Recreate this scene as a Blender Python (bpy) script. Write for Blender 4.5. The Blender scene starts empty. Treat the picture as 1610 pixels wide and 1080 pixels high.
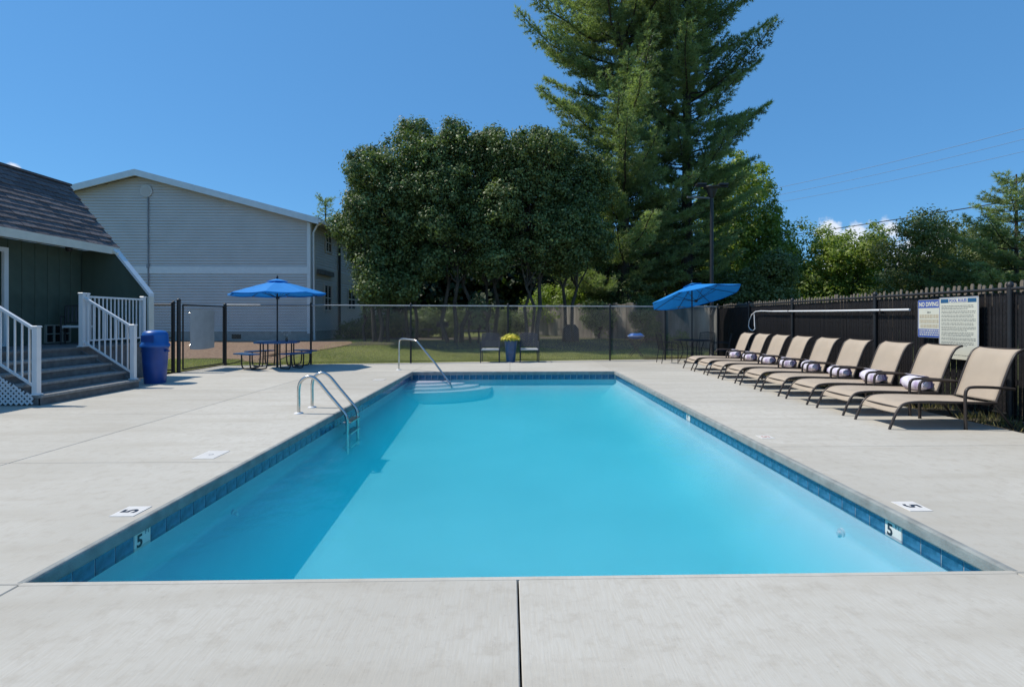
import bpy, math, random
import numpy as np
from mathutils import Vector, Matrix, noise
random.seed(7); RNG = np.random.default_rng(11)
C = bpy.context.scene.collection
SC = bpy.context.scene
R = math.radians

# ------------------------------------------------------------------ camera
H = 1.40; F = 800.0; CX = 821.0; HOR = 501.0; YAW = 0.024
cs, sn = math.cos(YAW), math.sin(YAW)
cam_d = bpy.data.cameras.new('camera'); cam = bpy.data.objects.new('camera', cam_d); C.objects.link(cam)
cam.location = (0, 0, H); cam.rotation_euler = (R(90), 0, -YAW)
cam_d.sensor_width = 36; cam_d.lens = F/1610*36
cam_d.shift_x = (805-CX)/1610; cam_d.shift_y = -(540-HOR)/1610
cam_d.clip_end = 3000; cam_d.clip_start = 0.05
SC.camera = cam

def P(px, py, z=0.0):
    """survey helper: place where the sight line of a measured mark meets height z"""
    D = (z-H)*F/(HOR-py); r = (px-CX)/F*D
    return Vector((r*cs+D*sn, -r*sn+D*cs, z))
def WX(px, Y):
    r = (px-CX)/F
    return Y*(sn+r*cs)/(cs-r*sn)
def WZ(py, X, Y):
    return H+(HOR-py)/F*(X*sn+Y*cs)

# ------------------------------------------------------------------ sky, sun, exposure
SUN_EL = 56.0; SUN_PHI = 10.0
S = Vector((-math.cos(R(SUN_EL))*math.cos(R(SUN_PHI)), math.cos(R(SUN_EL))*math.sin(R(SUN_PHI)), math.sin(R(SUN_EL))))
world = bpy.data.worlds.new('World'); SC.world = world; world.use_nodes = True
wn = world.node_tree.nodes; wl = world.node_tree.links; wn.clear()
wo = wn.new('ShaderNodeOutputWorld'); bg = wn.new('ShaderNodeBackground'); bg.inputs['Strength'].default_value = 0.12
sky = wn.new('ShaderNodeTexSky'); sky.sky_type = 'NISHITA'; sky.sun_disc = False
sky.sun_elevation = R(SUN_EL); sky.sun_rotation = math.atan2(S.x, S.y)
sky.altitude = 900; sky.air_density = 1.1; sky.dust_density = 0.0; sky.ozone_density = 4.5
geo = wn.new('ShaderNodeTexCoord')
nz = wn.new('ShaderNodeTexNoise'); nz.inputs['Scale'].default_value = 17; nz.inputs['Detail'].default_value = 7; nz.inputs['Roughness'].default_value = .62
wl.new(geo.outputs['Generated'], nz.inputs['Vector'])
def wdir(px, py):
    v = Vector(((px-CX)/F, 1, (HOR-py)/F)); v = Vector((v.x*cs+v.y*sn, -v.x*sn+v.y*cs, v.z)); return v.normalized()
prev = None
clouds = [(wdir(1302, 362), .026), (wdir(1400, 360), .028), (wdir(1352, 398), .062), (wdir(1445, 398), .05), (wdir(22, 266), .012), (wdir(-80, 262), .035),
          (Vector((.9, -.2, .16)).normalized(), .12), (Vector((.3, -.9, .2)).normalized(), .11), (Vector((-.9, -.5, .14)).normalized(), .12),
          (Vector((-.95, .35, .2)).normalized(), .06)]
for d, rad in clouds:
    vd = wn.new('ShaderNodeVectorMath'); vd.operation = 'DISTANCE'; wl.new(geo.outputs['Generated'], vd.inputs[0]); vd.inputs[1].default_value = d
    m = wn.new('ShaderNodeMath'); m.operation = 'DIVIDE'; wl.new(vd.outputs['Value'], m.inputs[0]); m.inputs[1].default_value = rad
    s1 = wn.new('ShaderNodeMath'); s1.operation = 'SUBTRACT'; s1.inputs[0].default_value = 1.0; wl.new(m.outputs[0], s1.inputs[1])
    if prev is None: prev = s1
    else:
        mx = wn.new('ShaderNodeMath'); mx.operation = 'MAXIMUM'; wl.new(prev.outputs[0], mx.inputs[0]); wl.new(s1.outputs[0], mx.inputs[1]); prev = mx
ad = wn.new('ShaderNodeMath'); ad.operation = 'MULTIPLY_ADD'; wl.new(nz.outputs['Fac'], ad.inputs[0]); ad.inputs[1].default_value = 2.4; wl.new(prev.outputs[0], ad.inputs[2])
mr = wn.new('ShaderNodeMapRange'); mr.interpolation_type = 'SMOOTHSTEP'; wl.new(ad.outputs[0], mr.inputs['Value'])
mr.inputs['From Min'].default_value = 1.35; mr.inputs['From Max'].default_value = 1.75; mr.inputs['To Max'].default_value = .85
cmx = wn.new('ShaderNodeMix'); cmx.data_type = 'RGBA'
wl.new(mr.outputs['Result'], cmx.inputs['Factor'])
lp = wn.new('ShaderNodeMix'); lp.data_type = 'RGBA'; lp.blend_type = 'MULTIPLY'; lp.inputs['Factor'].default_value = 1.0
wl.new(sky.outputs['Color'], lp.inputs['A']); lp.inputs['B'].default_value = (.66, 1.0, 1.12, 1)
ev = wn.new('ShaderNodeMix'); ev.data_type = 'RGBA'; ev.inputs['Factor'].default_value = .52
wl.new(lp.outputs['Result'], ev.inputs['A']); ev.inputs['B'].default_value = (.94, 3.0, 6.5, 1)
wl.new(ev.outputs['Result'], cmx.inputs['A']); cmx.inputs['B'].default_value = (7.6, 7.9, 8.6, 1)
wl.new(cmx.outputs['Result'], bg.inputs['Color']); wl.new(bg.outputs[0], wo.inputs[0])
sd = bpy.data.lights.new('sun', 'SUN'); so = bpy.data.objects.new('sun', sd); C.objects.link(so)
sd.energy = 4.6; sd.angle = R(.53); sd.color = (1.0, .94, .84)
so.rotation_euler = S.to_track_quat('Z', 'Y').to_euler(); so.location = (-20, 5, 30)
vs = SC.view_settings; vs.view_transform = 'Standard'; vs.look = 'None'; vs.exposure = 0.0; vs.gamma = 1; vs.use_curve_mapping = False
SC.render.engine = 'CYCLES'
SC.cycles.max_bounces = 10; SC.cycles.volume_bounces = 5; SC.cycles.transparent_max_bounces = 16; SC.cycles.caustics_reflective = False; SC.cycles.caustics_refractive = False

# ------------------------------------------------------------------ materials
MATS = {}
def mat(name, col, rough=.6, metal=0, spec=.5, var=0.0, vscale=6, col2=None, bump=0.0, bscale=60, coat=0, attr=None, transl=0, vdet=5, stretch=None):
    if name in MATS: return MATS[name]
    m = bpy.data.materials.new(name); m.use_nodes = True; nt = m.node_tree; n = nt.nodes; l = nt.links
    b = n['Principled BSDF']; b.inputs['Roughness'].default_value = rough; b.inputs['Metallic'].default_value = metal
    b.inputs['Specular IOR Level'].default_value = spec; b.inputs['Coat Weight'].default_value = coat
    b.inputs['Base Color'].default_value = (*col, 1)
    tc = n.new('ShaderNodeTexCoord'); mp = n.new('ShaderNodeMapping'); l.new(tc.outputs['Object'], mp.inputs['Vector'])
    if stretch: mp.inputs['Scale'].default_value = stretch
    out = None
    if var or col2 or attr:
        mx = n.new('ShaderNodeMix'); mx.data_type = 'RGBA'
        c2 = col2 if col2 else tuple(c*(1-var) for c in col)
        mx.inputs['A'].default_value = (*col, 1); mx.inputs['B'].default_value = (*c2, 1)
        if attr:
            a = n.new('ShaderNodeAttribute'); a.attribute_name = attr; l.new(a.outputs['Fac'], mx.inputs['Factor'])
        else:
            t = n.new('ShaderNodeTexNoise'); t.inputs['Scale'].default_value = vscale; t.inputs['Detail'].default_value = vdet; l.new(mp.outputs[0], t.inputs['Vector'])
            r = n.new('ShaderNodeMapRange'); r.inputs['From Min'].default_value = .35; r.inputs['From Max'].default_value = .65; l.new(t.outputs['Fac'], r.inputs['Value'])
            l.new(r.outputs[0], mx.inputs['Factor'])
        l.new(mx.outputs['Result'], b.inputs['Base Color']); out = mx
    if bump:
        t = n.new('ShaderNodeTexNoise'); t.inputs['Scale'].default_value = bscale; t.inputs['Detail'].default_value = 4; l.new(mp.outputs[0], t.inputs['Vector'])
        bp = n.new('ShaderNodeBump'); bp.inputs['Strength'].default_value = bump; bp.inputs['Distance'].default_value = .01
        l.new(t.outputs['Fac'], bp.inputs['Height']); l.new(bp.outputs[0], b.inputs['Normal'])
    if transl:
        tr = n.new('ShaderNodeBsdfTranslucent'); ms = n.new('ShaderNodeMixShader'); ms.inputs[0].default_value = transl
        if out:
            g = n.new('ShaderNodeMix'); g.data_type = 'RGBA'; g.blend_type = 'MULTIPLY'; g.inputs['Factor'].default_value = 1; l.new(out.outputs['Result'], g.inputs['A']); g.inputs['B'].default_value = (1.3, 1.5, .6, 1)
            l.new(g.outputs['Result'], tr.inputs['Color'])
        else: tr.inputs['Color'].default_value = (*col, 1)
        if name == 'royal_blue_canvas': g.inputs['B'].default_value = (1, .75, .9, 1)
        l.new(b.outputs[0], ms.inputs[1]); l.new(tr.outputs[0], ms.inputs[2]); l.new(ms.outputs[0], n['Material Output'].inputs[0])
    MATS[name] = m; return m

def concrete_mat():
    m = bpy.data.materials.new('broomed_concrete'); m.use_nodes = True; nt = m.node_tree; n = nt.nodes; l = nt.links
    b = n['Principled BSDF']; b.inputs['Roughness'].default_value = .85; b.inputs['Specular IOR Level'].default_value = .3
    g = n.new('ShaderNodeNewGeometry')
    def nse(scale, det, st=(1, 1, 1), rough=.55):
        mp = n.new('ShaderNodeMapping'); mp.inputs['Scale'].default_value = st; l.new(g.outputs['Position'], mp.inputs['Vector'])
        t = n.new('ShaderNodeTexNoise'); t.inputs['Scale'].default_value = scale; t.inputs['Detail'].default_value = det; t.inputs['Roughness'].default_value = rough
        l.new(mp.outputs[0], t.inputs['Vector']); return t
    a = nse(.42, 8); b2 = nse(2.4, 8, (.22, 1.2, 1)); c = nse(70, 3, (1, .10, 1)); d = nse(9, 8, rough=.7)
    def mix(A, B, f, lo, hi):
        r = n.new('ShaderNodeMapRange'); r.inputs['From Min'].default_value = lo; r.inputs['From Max'].default_value = hi; l.new(f, r.inputs['Value'])
        x = n.new('ShaderNodeMix'); x.data_type = 'RGBA'; l.new(r.outputs[0], x.inputs['Factor'])
        for s, v in (('A', A), ('B', B)):
            if isinstance(v, tuple): x.inputs[s].default_value = (*v, 1)
            else: l.new(v, x.inputs[s])
        return x.outputs['Result']
    base = mix((.435, .412, .36), (.525, .50, .444), a.outputs['Fac'], .35, .65)
    x1 = mix((.39, .358, .30), base, b2.outputs['Fac'], .22, .52)
    x2 = mix((.37, .335, .28), x1, d.outputs['Fac'], .24, .50)
    x3 = mix((.445, .412, .35), x2, c.outputs['Fac'], .2, .6)
    hs = n.new('ShaderNodeObjectInfo'); br = n.new('ShaderNodeHueSaturation'); l.new(x3, br.inputs['Color'])
    r = n.new('ShaderNodeMapRange'); r.inputs['To Min'].default_value = .955; r.inputs['To Max'].default_value = 1.035; l.new(hs.outputs['Random'], r.inputs['Value']); l.new(r.outputs[0], br.inputs['Value'])
    # pores and dark specks, fine hairline cracks
    v = n.new('ShaderNodeTexVoronoi'); v.inputs['Scale'].default_value = 16; l.new(g.outputs['Position'], v.inputs['Vector'])
    vr = n.new('ShaderNodeMapRange'); vr.inputs['From Min'].default_value = .03; vr.inputs['From Max'].default_value = .07; vr.inputs['To Min'].default_value = .82; l.new(v.outputs['Distance'], vr.inputs['Value'])
    mm = n.new('ShaderNodeMix'); mm.data_type = 'RGBA'; mm.blend_type = 'MULTIPLY'; mm.inputs['Factor'].default_value = 1
    l.new(br.outputs[0], mm.inputs['A']); l.new(vr.outputs[0], mm.inputs['B']); l.new(mm.outputs['Result'], b.inputs['Base Color'])
    bp = n.new('ShaderNodeBump'); bp.inputs['Strength'].default_value = .35; bp.inputs['Distance'].default_value = .004
    ad = n.new('ShaderNodeMath'); ad.operation = 'ADD'; l.new(c.outputs['Fac'], ad.inputs[0]); l.new(d.outputs['Fac'], ad.inputs[1]); l.new(ad.outputs[0], bp.inputs['Height'])
    l.new(bp.outputs[0], b.inputs['Normal'])
    MATS['broomed_concrete'] = m; return m
M_conc = concrete_mat()
M_coping = mat('coping_edge_concrete', (.30, .315, .30), .75, var=.3, vscale=8, bump=.3, bscale=90)
M_joint = mat('joint_filler', (.045, .04, .035), .95, var=.4, vscale=30)
M_plaster = mat('pool_plaster', (.60, .86, .90), .8, var=.13, vscale=.55)
M_stepplaster = mat('step_plaster', (.88, .89, .90), .8, var=.04, vscale=3)
M_grout = mat('tile_grout', (.55, .58, .58), .9, var=.2, vscale=20)
M_tile = mat('glazed_blue_tile', (.012, .075, .16), .18, var=0, col2=(.045, .17, .31), vscale=16, vdet=9, coat=.3, stretch=(1, 1, 2.5))
M_whitetile = mat('white_ceramic', (.74, .71, .66), .3, var=.08, vscale=12)
M_blackink = mat('black_glaze', (.02, .025, .04), .4, var=.2, vscale=20)
M_greyink = mat('worn_grey_glaze', (.28, .30, .33), .5, var=.3, vscale=40)
M_redink = mat('faded_red_glaze', (.55, .28, .22), .5, var=.3, vscale=40)
M_steel = mat('stainless_steel', (.62, .61, .58), .22, metal=1, var=.12, vscale=15)
M_white = mat('white_powder_coat', (.74, .75, .76), .4, var=.06, vscale=5)
M_wtrim = mat('cream_trim_paint', (.66, .65, .58), .55, var=.1, vscale=4)
M_cap = mat('white_cap_flashing', (.70, .74, .78), .4, var=.08, vscale=4)
M_green = mat('dark_green_siding_paint', (.075, .105, .078), .7, var=.25, vscale=2.5, bump=.2, bscale=30, stretch=(1, 1, .3))
M_soffit = mat('soffit_board', (.30, .30, .26), .7, var=.1)
M_shingle = mat('asphalt_shingle', (.175, .155, .165), .95, var=.35, vscale=14, bump=.8, bscale=160)
M_shingle2 = mat('asphalt_shingle_dark', (.135, .118, .126), .95, var=.35, vscale=14, bump=.8, bscale=160)
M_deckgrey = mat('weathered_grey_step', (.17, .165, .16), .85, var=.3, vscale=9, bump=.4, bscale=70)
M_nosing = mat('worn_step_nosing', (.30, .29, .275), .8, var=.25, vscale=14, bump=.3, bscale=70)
M_glass = mat('dark_window_glass', (.012, .016, .02), .04, spec=.8, var=.3, vscale=2)
M_black = mat('black_vinyl_coat', (.018, .018, .02), .5, var=.25, vscale=8)
M_slat = mat('black_privacy_slat', (.020, .018, .020), .55, var=.45, vscale=11, bump=.3, bscale=80, stretch=(1, 1, .2))
M_wire = mat('galvanised_wire', (.22, .22, .22), .6, metal=.2, var=.2, vscale=6)
M_gal = mat('galvanised_rail', (.42, .43, .43), .38, metal=.6, var=.2, vscale=10)
M_picket = mat('weathered_picket', (.24, .20, .155), .9, var=.4, vscale=8, bump=.5, bscale=60, stretch=(1, 1, .2))
M_greywood = mat('silvered_fence_board', (.31, .28, .235), .9, var=.6, vscale=2.2, bump=.4, bscale=40, stretch=(1, 1, .25))
M_siding = mat('pale_vinyl_siding', (.62, .575, .55), .5, var=.07, vscale=1.2)
M_band = mat('white_band_board', (.74, .75, .76), .45, var=.05)
M_found = mat('painted_block_foundation', (.40, .38, .35), .85, var=.2, vscale=5, bump=.3, bscale=40)
M_roof = mat('far_grey_shingle', (.11, .105, .105), .9, var=.3, vscale=4)
M_bluefab = mat('royal_blue_canvas', (.008, .26, .72), .8, var=.1, vscale=9, transl=.22)
M_bluecoat = mat('blue_plastisol', (.012, .10, .26), .45, var=.25, vscale=10)
M_blueplas = mat('blue_bin_plastic', (.012, .065, .29), .42, var=.15, vscale=6)
M_bluelid = mat('bright_blue_lid_plastic', (.012, .115, .42), .38, var=.12, vscale=6)
M_bluepot = mat('blue_glazed_pot', (.02, .09, .22), .3, var=.3, vscale=8)
M_sling = mat('tan_mesh_sling', (.45, .37, .285), .8, var=.10, vscale=3, bump=.4, bscale=350)
M_bronze = mat('dark_bronze_frame', (.045, .034, .028), .42, var=.2, vscale=10)
M_cushion = mat('pale_seat_cushion', (.55, .54, .52), .85, var=.1)
M_bark = mat('grey_brown_bark', (.085, .070, .055), .95, var=.45, vscale=7, bump=.8, bscale=30, stretch=(1, 1, .3))
M_barkp = mat('dark_pine_bark', (.07, .056, .046), .95, var=.4, vscale=7, bump=.8, bscale=30, stretch=(1, 1, .3))
M_leafdark = mat('glossy_dark_leaf', (.032, .060, .018), .50, spec=.35, attr='tint', col2=(.24, .30, .11), transl=.24)
M_leafsilver = mat('pale_young_leaf', (.08, .12, .05), .4, attr='tint', col2=(.20, .25, .13), transl=.25)
M_leaflime = mat('bright_green_leaf', (.12, .18, .03), .5, attr='tint', col2=(.36, .42, .10), transl=.42)
M_leafmid = mat('mid_green_leaf', (.08, .11, .035), .5, attr='tint', col2=(.27, .30, .12), transl=.36)
M_needle = mat('pine_needles', (.10, .145, .070), .5, attr='tint', col2=(.42, .48, .23), transl=.40)
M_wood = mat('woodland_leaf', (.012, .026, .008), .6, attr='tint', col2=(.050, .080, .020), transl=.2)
M_grass = mat('lawn_blade', (.18, .21, .05), .7, attr='tint', col2=(.55, .52, .22), transl=.35)
M_dry = mat('dry_weed_blade', (.11, .12, .035), .7, attr='tint', col2=(.36, .29, .13), transl=.3)
M_yellow = mat('yellow_petal', (.72, .56, .03), .6, attr='tint', col2=(.88, .80, .12), transl=.02)
M_signw = mat('cream_sign_face', (.62, .62, .53), .4, var=.05)
M_signblue = mat('blue_sign_print', (.05, .10, .38), .45, var=.15, vscale=20)
M_signtan = mat('faded_tan_print', (.52, .46, .34), .5, var=.2, vscale=40)
M_signgrey = mat('faded_grey_print', (.25, .26, .24), .5, var=.2, vscale=40)
M_signnavy = mat('teal_blue_print', (.02, .10, .22), .45)
M_board = mat('pale_grey_panel', (.48, .48, .47), .5, var=.12, vscale=5)
M_wirecable = mat('black_cable', (.02, .02, .022), .7)
M_skycable = mat('sky_faded_cable', (.22, .30, .42), .7)  # coloured close to the sky so the lines look fainter

def towel_mat():
    m = bpy.data.materials.new('lavender_white_terry'); m.use_nodes = True; n = m.node_tree.nodes; l = m.node_tree.links
    b = n['Principled BSDF']; b.inputs['Roughness'].default_value = .95; b.inputs['Sheen Weight'].default_value = .4
    tc = n.new('ShaderNodeTexCoord'); w = n.new('ShaderNodeTexNoise'); w.inputs['Scale'].default_value = 7; w.inputs['Detail'].default_value = 2
    l.new(tc.outputs['Object'], w.inputs['Vector'])
    r = n.new('ShaderNodeValToRGB'); r.color_ramp.elements[0].position = .42; r.color_ramp.elements[1].position = .58
    r.color_ramp.elements[0].color = (.72, .69, .78, 1); r.color_ramp.elements[1].color = (.40, .32, .50, 1)
    l.new(w.outputs['Fac'], r.inputs[0]); l.new(r.outputs[0], b.inputs['Base Color'])
    t = n.new('ShaderNodeTexNoise'); t.inputs['Scale'].default_value = 120; bp = n.new('ShaderNodeBump'); bp.inputs['Strength'].default_value = .6; bp.inputs['Distance'].default_value = .01
    l.new(tc.outputs['Object'], t.inputs['Vector']); l.new(t.outputs['Fac'], bp.inputs['Height']); l.new(bp.outputs[0], b.inputs['Normal'])
    return m
M_towel = towel_mat()

def ground_mat():
    m = bpy.data.materials.new('lawn_soil'); m.use_nodes = True; n = m.node_tree.nodes; l = m.node_tree.links
    b = n['Principled BSDF']; b.inputs['Roughness'].default_value = .95; b.inputs['Specular IOR Level'].default_value = .2
    g = n.new('ShaderNodeNewGeometry')
    t = n.new('ShaderNodeTexNoise'); t.inputs['Scale'].default_value = .35; t.inputs['Detail'].default_value = 8; l.new(g.outputs['Position'], t.inputs['Vector'])
    t2 = n.new('ShaderNodeTexNoise'); t2.inputs['Scale'].default_value = 9; t2.inputs['Detail'].default_value = 8; l.new(g.outputs['Position'], t2.inputs['Vector'])
    r = n.new('ShaderNodeValToRGB'); e = r.color_ramp.elements; e[0].position = .3; e[0].color = (.11, .14, .03, 1); e[1].position = .7; e[1].color = (.19, .19, .075, 1)
    l.new(t.outputs['Fac'], r.inputs[0])
    r2 = n.new('ShaderNodeValToRGB'); e = r2.color_ramp.elements; e[0].position = .3; e[0].color = (.45, .45, .45, 1); e[1].position = .7; e[1].color = (1.2, 1.2, 1.1, 1)
    l.new(t2.outputs['Fac'], r2.inputs[0])
    mx = n.new('ShaderNodeMix'); mx.data_type = 'RGBA'; mx.blend_type = 'MULTIPLY'; mx.inputs['Factor'].default_value = 1
    l.new(r.outputs[0], mx.inputs['A']); l.new(r2.outputs[0], mx.inputs['B']); l.new(mx.outputs['Result'], b.inputs['Base Color'])
    return m
M_ground = ground_mat()
M_mulch = mat('reddish_pine_straw', (.16, .09, .055), .95, var=0, col2=(.29, .20, .13), vscale=14, vdet=10, bump=.8, bscale=50)
M_litter = mat('shade_dark_litter', (.035, .030, .022), .95, col2=(.075, .060, .040), vscale=7, vdet=10, bump=.8, bscale=40)  # dead leaves, toned darker to stand in for tree shade

def water_mat():
    m = bpy.data.materials.new('pool_water'); m.use_nodes = True; n = m.node_tree.nodes; l = m.node_tree.links; n.remove(n['Principled BSDF'])
    tr = n.new('ShaderNodeBsdfTransparent'); tr.inputs[0].default_value = (.76, .70, .765, 1)
    gl = n.new('ShaderNodeBsdfGlossy'); gl.inputs['Roughness'].default_value = .06
    fr = n.new('ShaderNodeFresnel'); fr.inputs['IOR'].default_value = 1.33
    sc = n.new('ShaderNodeMath'); sc.operation = 'MULTIPLY'; sc.inputs[1].default_value = .42; l.new(fr.outputs[0], sc.inputs[0])
    g = n.new('ShaderNodeNewGeometry')
    t = n.new('ShaderNodeTexNoise'); t.inputs['Scale'].default_value = 3.2; t.inputs['Detail'].default_value = 3; l.new(g.outputs['Position'], t.inputs['Vector'])
    bp = n.new('ShaderNodeBump'); bp.inputs['Strength'].default_value = .35; bp.inputs['Distance'].default_value = .05; l.new(t.outputs['Fac'], bp.inputs['Height'])
    l.new(bp.outputs[0], gl.inputs['Normal'])
    ms = n.new('ShaderNodeMixShader'); l.new(sc.outputs[0], ms.inputs[0]); l.new(tr.outputs[0], ms.inputs[1]); l.new(gl.outputs[0], ms.inputs[2])
    l.new(ms.outputs[0], n['Material Output'].inputs['Surface'])
    va = n.new('ShaderNodeVolumeAbsorption'); va.inputs['Color'].default_value = (.0, .965, .99, 1); va.inputs['Density'].default_value = .60
    vsn = n.new('ShaderNodeVolumeScatter'); vsn.inputs['Color'].default_value = (.03, .80, 1.0, 1); vsn.inputs['Density'].default_value = .38; vsn.inputs['Anisotropy'].default_value = .0
    av = n.new('ShaderNodeAddShader'); l.new(va.outputs[0], av.inputs[0]); l.new(vsn.outputs[0], av.inputs[1])
    l.new(av.outputs[0], n['Material Output'].inputs['Volume'])
    return m
M_water = water_mat()

# ------------------------------------------------------------------ mesh helpers
class MB:
    def __init__(s): s.v = []; s.f = []; s.sm = []; s.mi = []
    def add(s, v, f, smooth=False, mi=0):
        o = len(s.v); s.v += [tuple(a) for a in v]; s.f += [tuple(i+o for i in q) for q in f]; s.sm += [smooth]*len(f); s.mi += [mi]*len(f); return s
    def box(s, x0, x1, y0, y1, z0, z1, mi=0):
        v = [(x, y, z) for z in (z0, z1) for y in (y0, y1) for x in (x0, x1)]
        return s.add(v, [(0, 2, 3, 1), (4, 5, 7, 6), (0, 1, 5, 4), (2, 6, 7, 3), (0, 4, 6, 2), (1, 3, 7, 5)], mi=mi)
    def cbox(s, x0, x1, y0, y1, z0, z1, b=.01, mi=0):
        """slab with chamfered top edge"""
        v = [(x0, y0, z0), (x1, y0, z0), (x1, y1, z0), (x0, y1, z0), (x0, y0, z1-b), (x1, y0, z1-b), (x1, y1, z1-b), (x0, y1, z1-b),
             (x0+b, y0+b, z1), (x1-b, y0+b, z1), (x1-b, y1-b, z1), (x0+b, y1-b, z1)]
        f = [(3, 2, 1, 0)]+[(i, (i+1) % 4, 4+(i+1) % 4, 4+i) for i in range(4)]+[(4+i, 4+(i+1) % 4, 8+(i+1) % 4, 8+i) for i in range(4)]+[(8, 9, 10, 11)]
        return s.add(v, f, mi=mi)
    def bar(s, a, b, w, h, up=(0, 0, 1), mi=0):
        a = Vector(a); b = Vector(b); d = (b-a).normalized(); u = Vector(up)
        if abs(d.dot(u)) > .98: u = Vector((0, 1, 0))
        x = d.cross(u).normalized(); y = x.cross(d).normalized()
        v = [p+x*i*w/2+y*j*h/2 for p in (a, b) for i, j in ((-1, -1), (1, -1), (1, 1), (-1, 1))]
        return s.add(v, [(3, 2, 1, 0), (4, 5, 6, 7)]+[(i, (i+1) % 4, 4+(i+1) % 4, 4+i) for i in range(4)], mi=mi)
    def tube(s, pts, r, n=8, cap=True, smooth=True):
        pts = [Vector(p) for p in pts]; m = len(pts); rr = r if isinstance(r, (list, tuple)) else [r]*m
        V = []; F_ = []; ref = Vector((0, 0, 1))
        t0 = (pts[1]-pts[0]).normalized()
        if abs(t0.dot(ref)) > .95: ref = Vector((0, 1, 0))
        nx = t0.cross(ref).normalized()
        for i, p in enumerate(pts):
            t = (pts[min(i+1, m-1)]-pts[max(i-1, 0)]).normalized()
            nx = (nx-t*nx.dot(t)).normalized(); ny = t.cross(nx)
            for k in range(n):
                a = 2*math.pi*k/n; V.append(p+(nx*math.cos(a)+ny*math.sin(a))*rr[i])
        for i in range(m-1):
            for k in range(n): F_.append((i*n+k, i*n+(k+1) % n, (i+1)*n+(k+1) % n, (i+1)*n+k))
        s.add(V, F_, smooth)
        if cap: s.add([V[k] for k in range(n)], [tuple(reversed(range(n)))]); s.add(V[-n:], [tuple(range(n))])
        return s
    def lathe(s, prof, c=(0, 0, 0), n=20, smooth=True, cap=True):
        V = [(c[0]+r*math.cos(2*math.pi*k/n), c[1]+r*math.sin(2*math.pi*k/n), c[2]+z) for r, z in prof for k in range(n)]
        m = len(prof); s.add(V, [(i*n+k, i*n+(k+1) % n, (i+1)*n+(k+1) % n, (i+1)*n+k) for i in range(m-1) for k in range(n)], smooth)
        if cap: s.add(V[:n], [tuple(reversed(range(n)))]); s.add(V[-n:], [tuple(range(n))])
        return s
    def prism(s, poly, axis, a, b, mi=0):
        """extrude a 2-D polygon along axis ('x','y','z') from a to b"""
        def mk(p, t): return {'x': (t, p[0], p[1]), 'y': (p[0], t, p[1]), 'z': (p[0], p[1], t)}[axis]
        n = len(poly); v = [mk(p, a) for p in poly]+[mk(p, b) for p in poly]
        return s.add(v, [tuple(reversed(range(n))), tuple(range(n, 2*n))]+[(i, (i+1) % n, n+(i+1) % n, n+i) for i in range(n)], mi=mi)
    def mesh(s, name, mats):
        me = bpy.data.meshes.new(name); me.from_pydata(s.v, [], s.f); me.polygons.foreach_set('use_smooth', s.sm); me.polygons.foreach_set('material_index', s.mi)
        for m in (mats if isinstance(mats, (list, tuple)) else [mats]): me.materials.append(m)
        me.update(); return me
    def build(s, name, mats, parent=None, fix=True):
        me = s.mesh(name, mats)
        if fix:
            import bmesh
            bm = bmesh.new(); bm.from_mesh(me); bmesh.ops.recalc_face_normals(bm, faces=bm.faces); bm.to_mesh(me); bm.free()
        o = bpy.data.objects.new(name, me); C.objects.link(o)
        if parent: o.parent = parent
        return o
def tag(o, label=None, cat=None, group=None, kind=None):
    if label: o['label'] = label
    if cat: o['category'] = cat
    if group: o['group'] = group
    if kind: o['kind'] = kind
    return o
def thing(name, label, cat, loc=(0, 0, 0), rz=0, group=None):
    o = bpy.data.objects.new(name, None); C.objects.link(o); o.location = loc; o.rotation_euler = (0, 0, rz); o.empty_display_size = .2
    return tag(o, label, cat, group)
def inst(name, me, parent, loc=(0, 0, 0), rot=(0, 0, 0), scale=(1, 1, 1)):
    o = bpy.data.objects.new(name, me); C.objects.link(o); o.parent = parent; o.location = loc; o.rotation_euler = rot; o.scale = scale; return o
def copy_tree(o, parent=None):
    c = o.copy(); C.objects.link(c); c.parent = parent
    for ch in [x for x in ALL(o)]: copy_tree(ch, c)
    return c
def ALL(o): return [x for x in bpy.data.objects if x.parent == o]
def text_me(s, size, mat_, bold=0.0, ext=.0015, sx=1):
    cu = bpy.data.curves.new('lettering', 'FONT'); cu.body = s; cu.size = size; cu.align_x = 'CENTER'; cu.align_y = 'CENTER'; cu.extrude = ext; cu.offset = bold; cu.resolution_u = 3
    o = bpy.data.objects.new('lettering', cu); C.objects.link(o); dg = bpy.context.evaluated_depsgraph_get(); dg.update()
    me = bpy.data.meshes.new_from_object(o.evaluated_get(dg)); C.objects.unlink(o); bpy.data.objects.remove(o)
    me.materials.clear(); me.materials.append(mat_); return me
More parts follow.
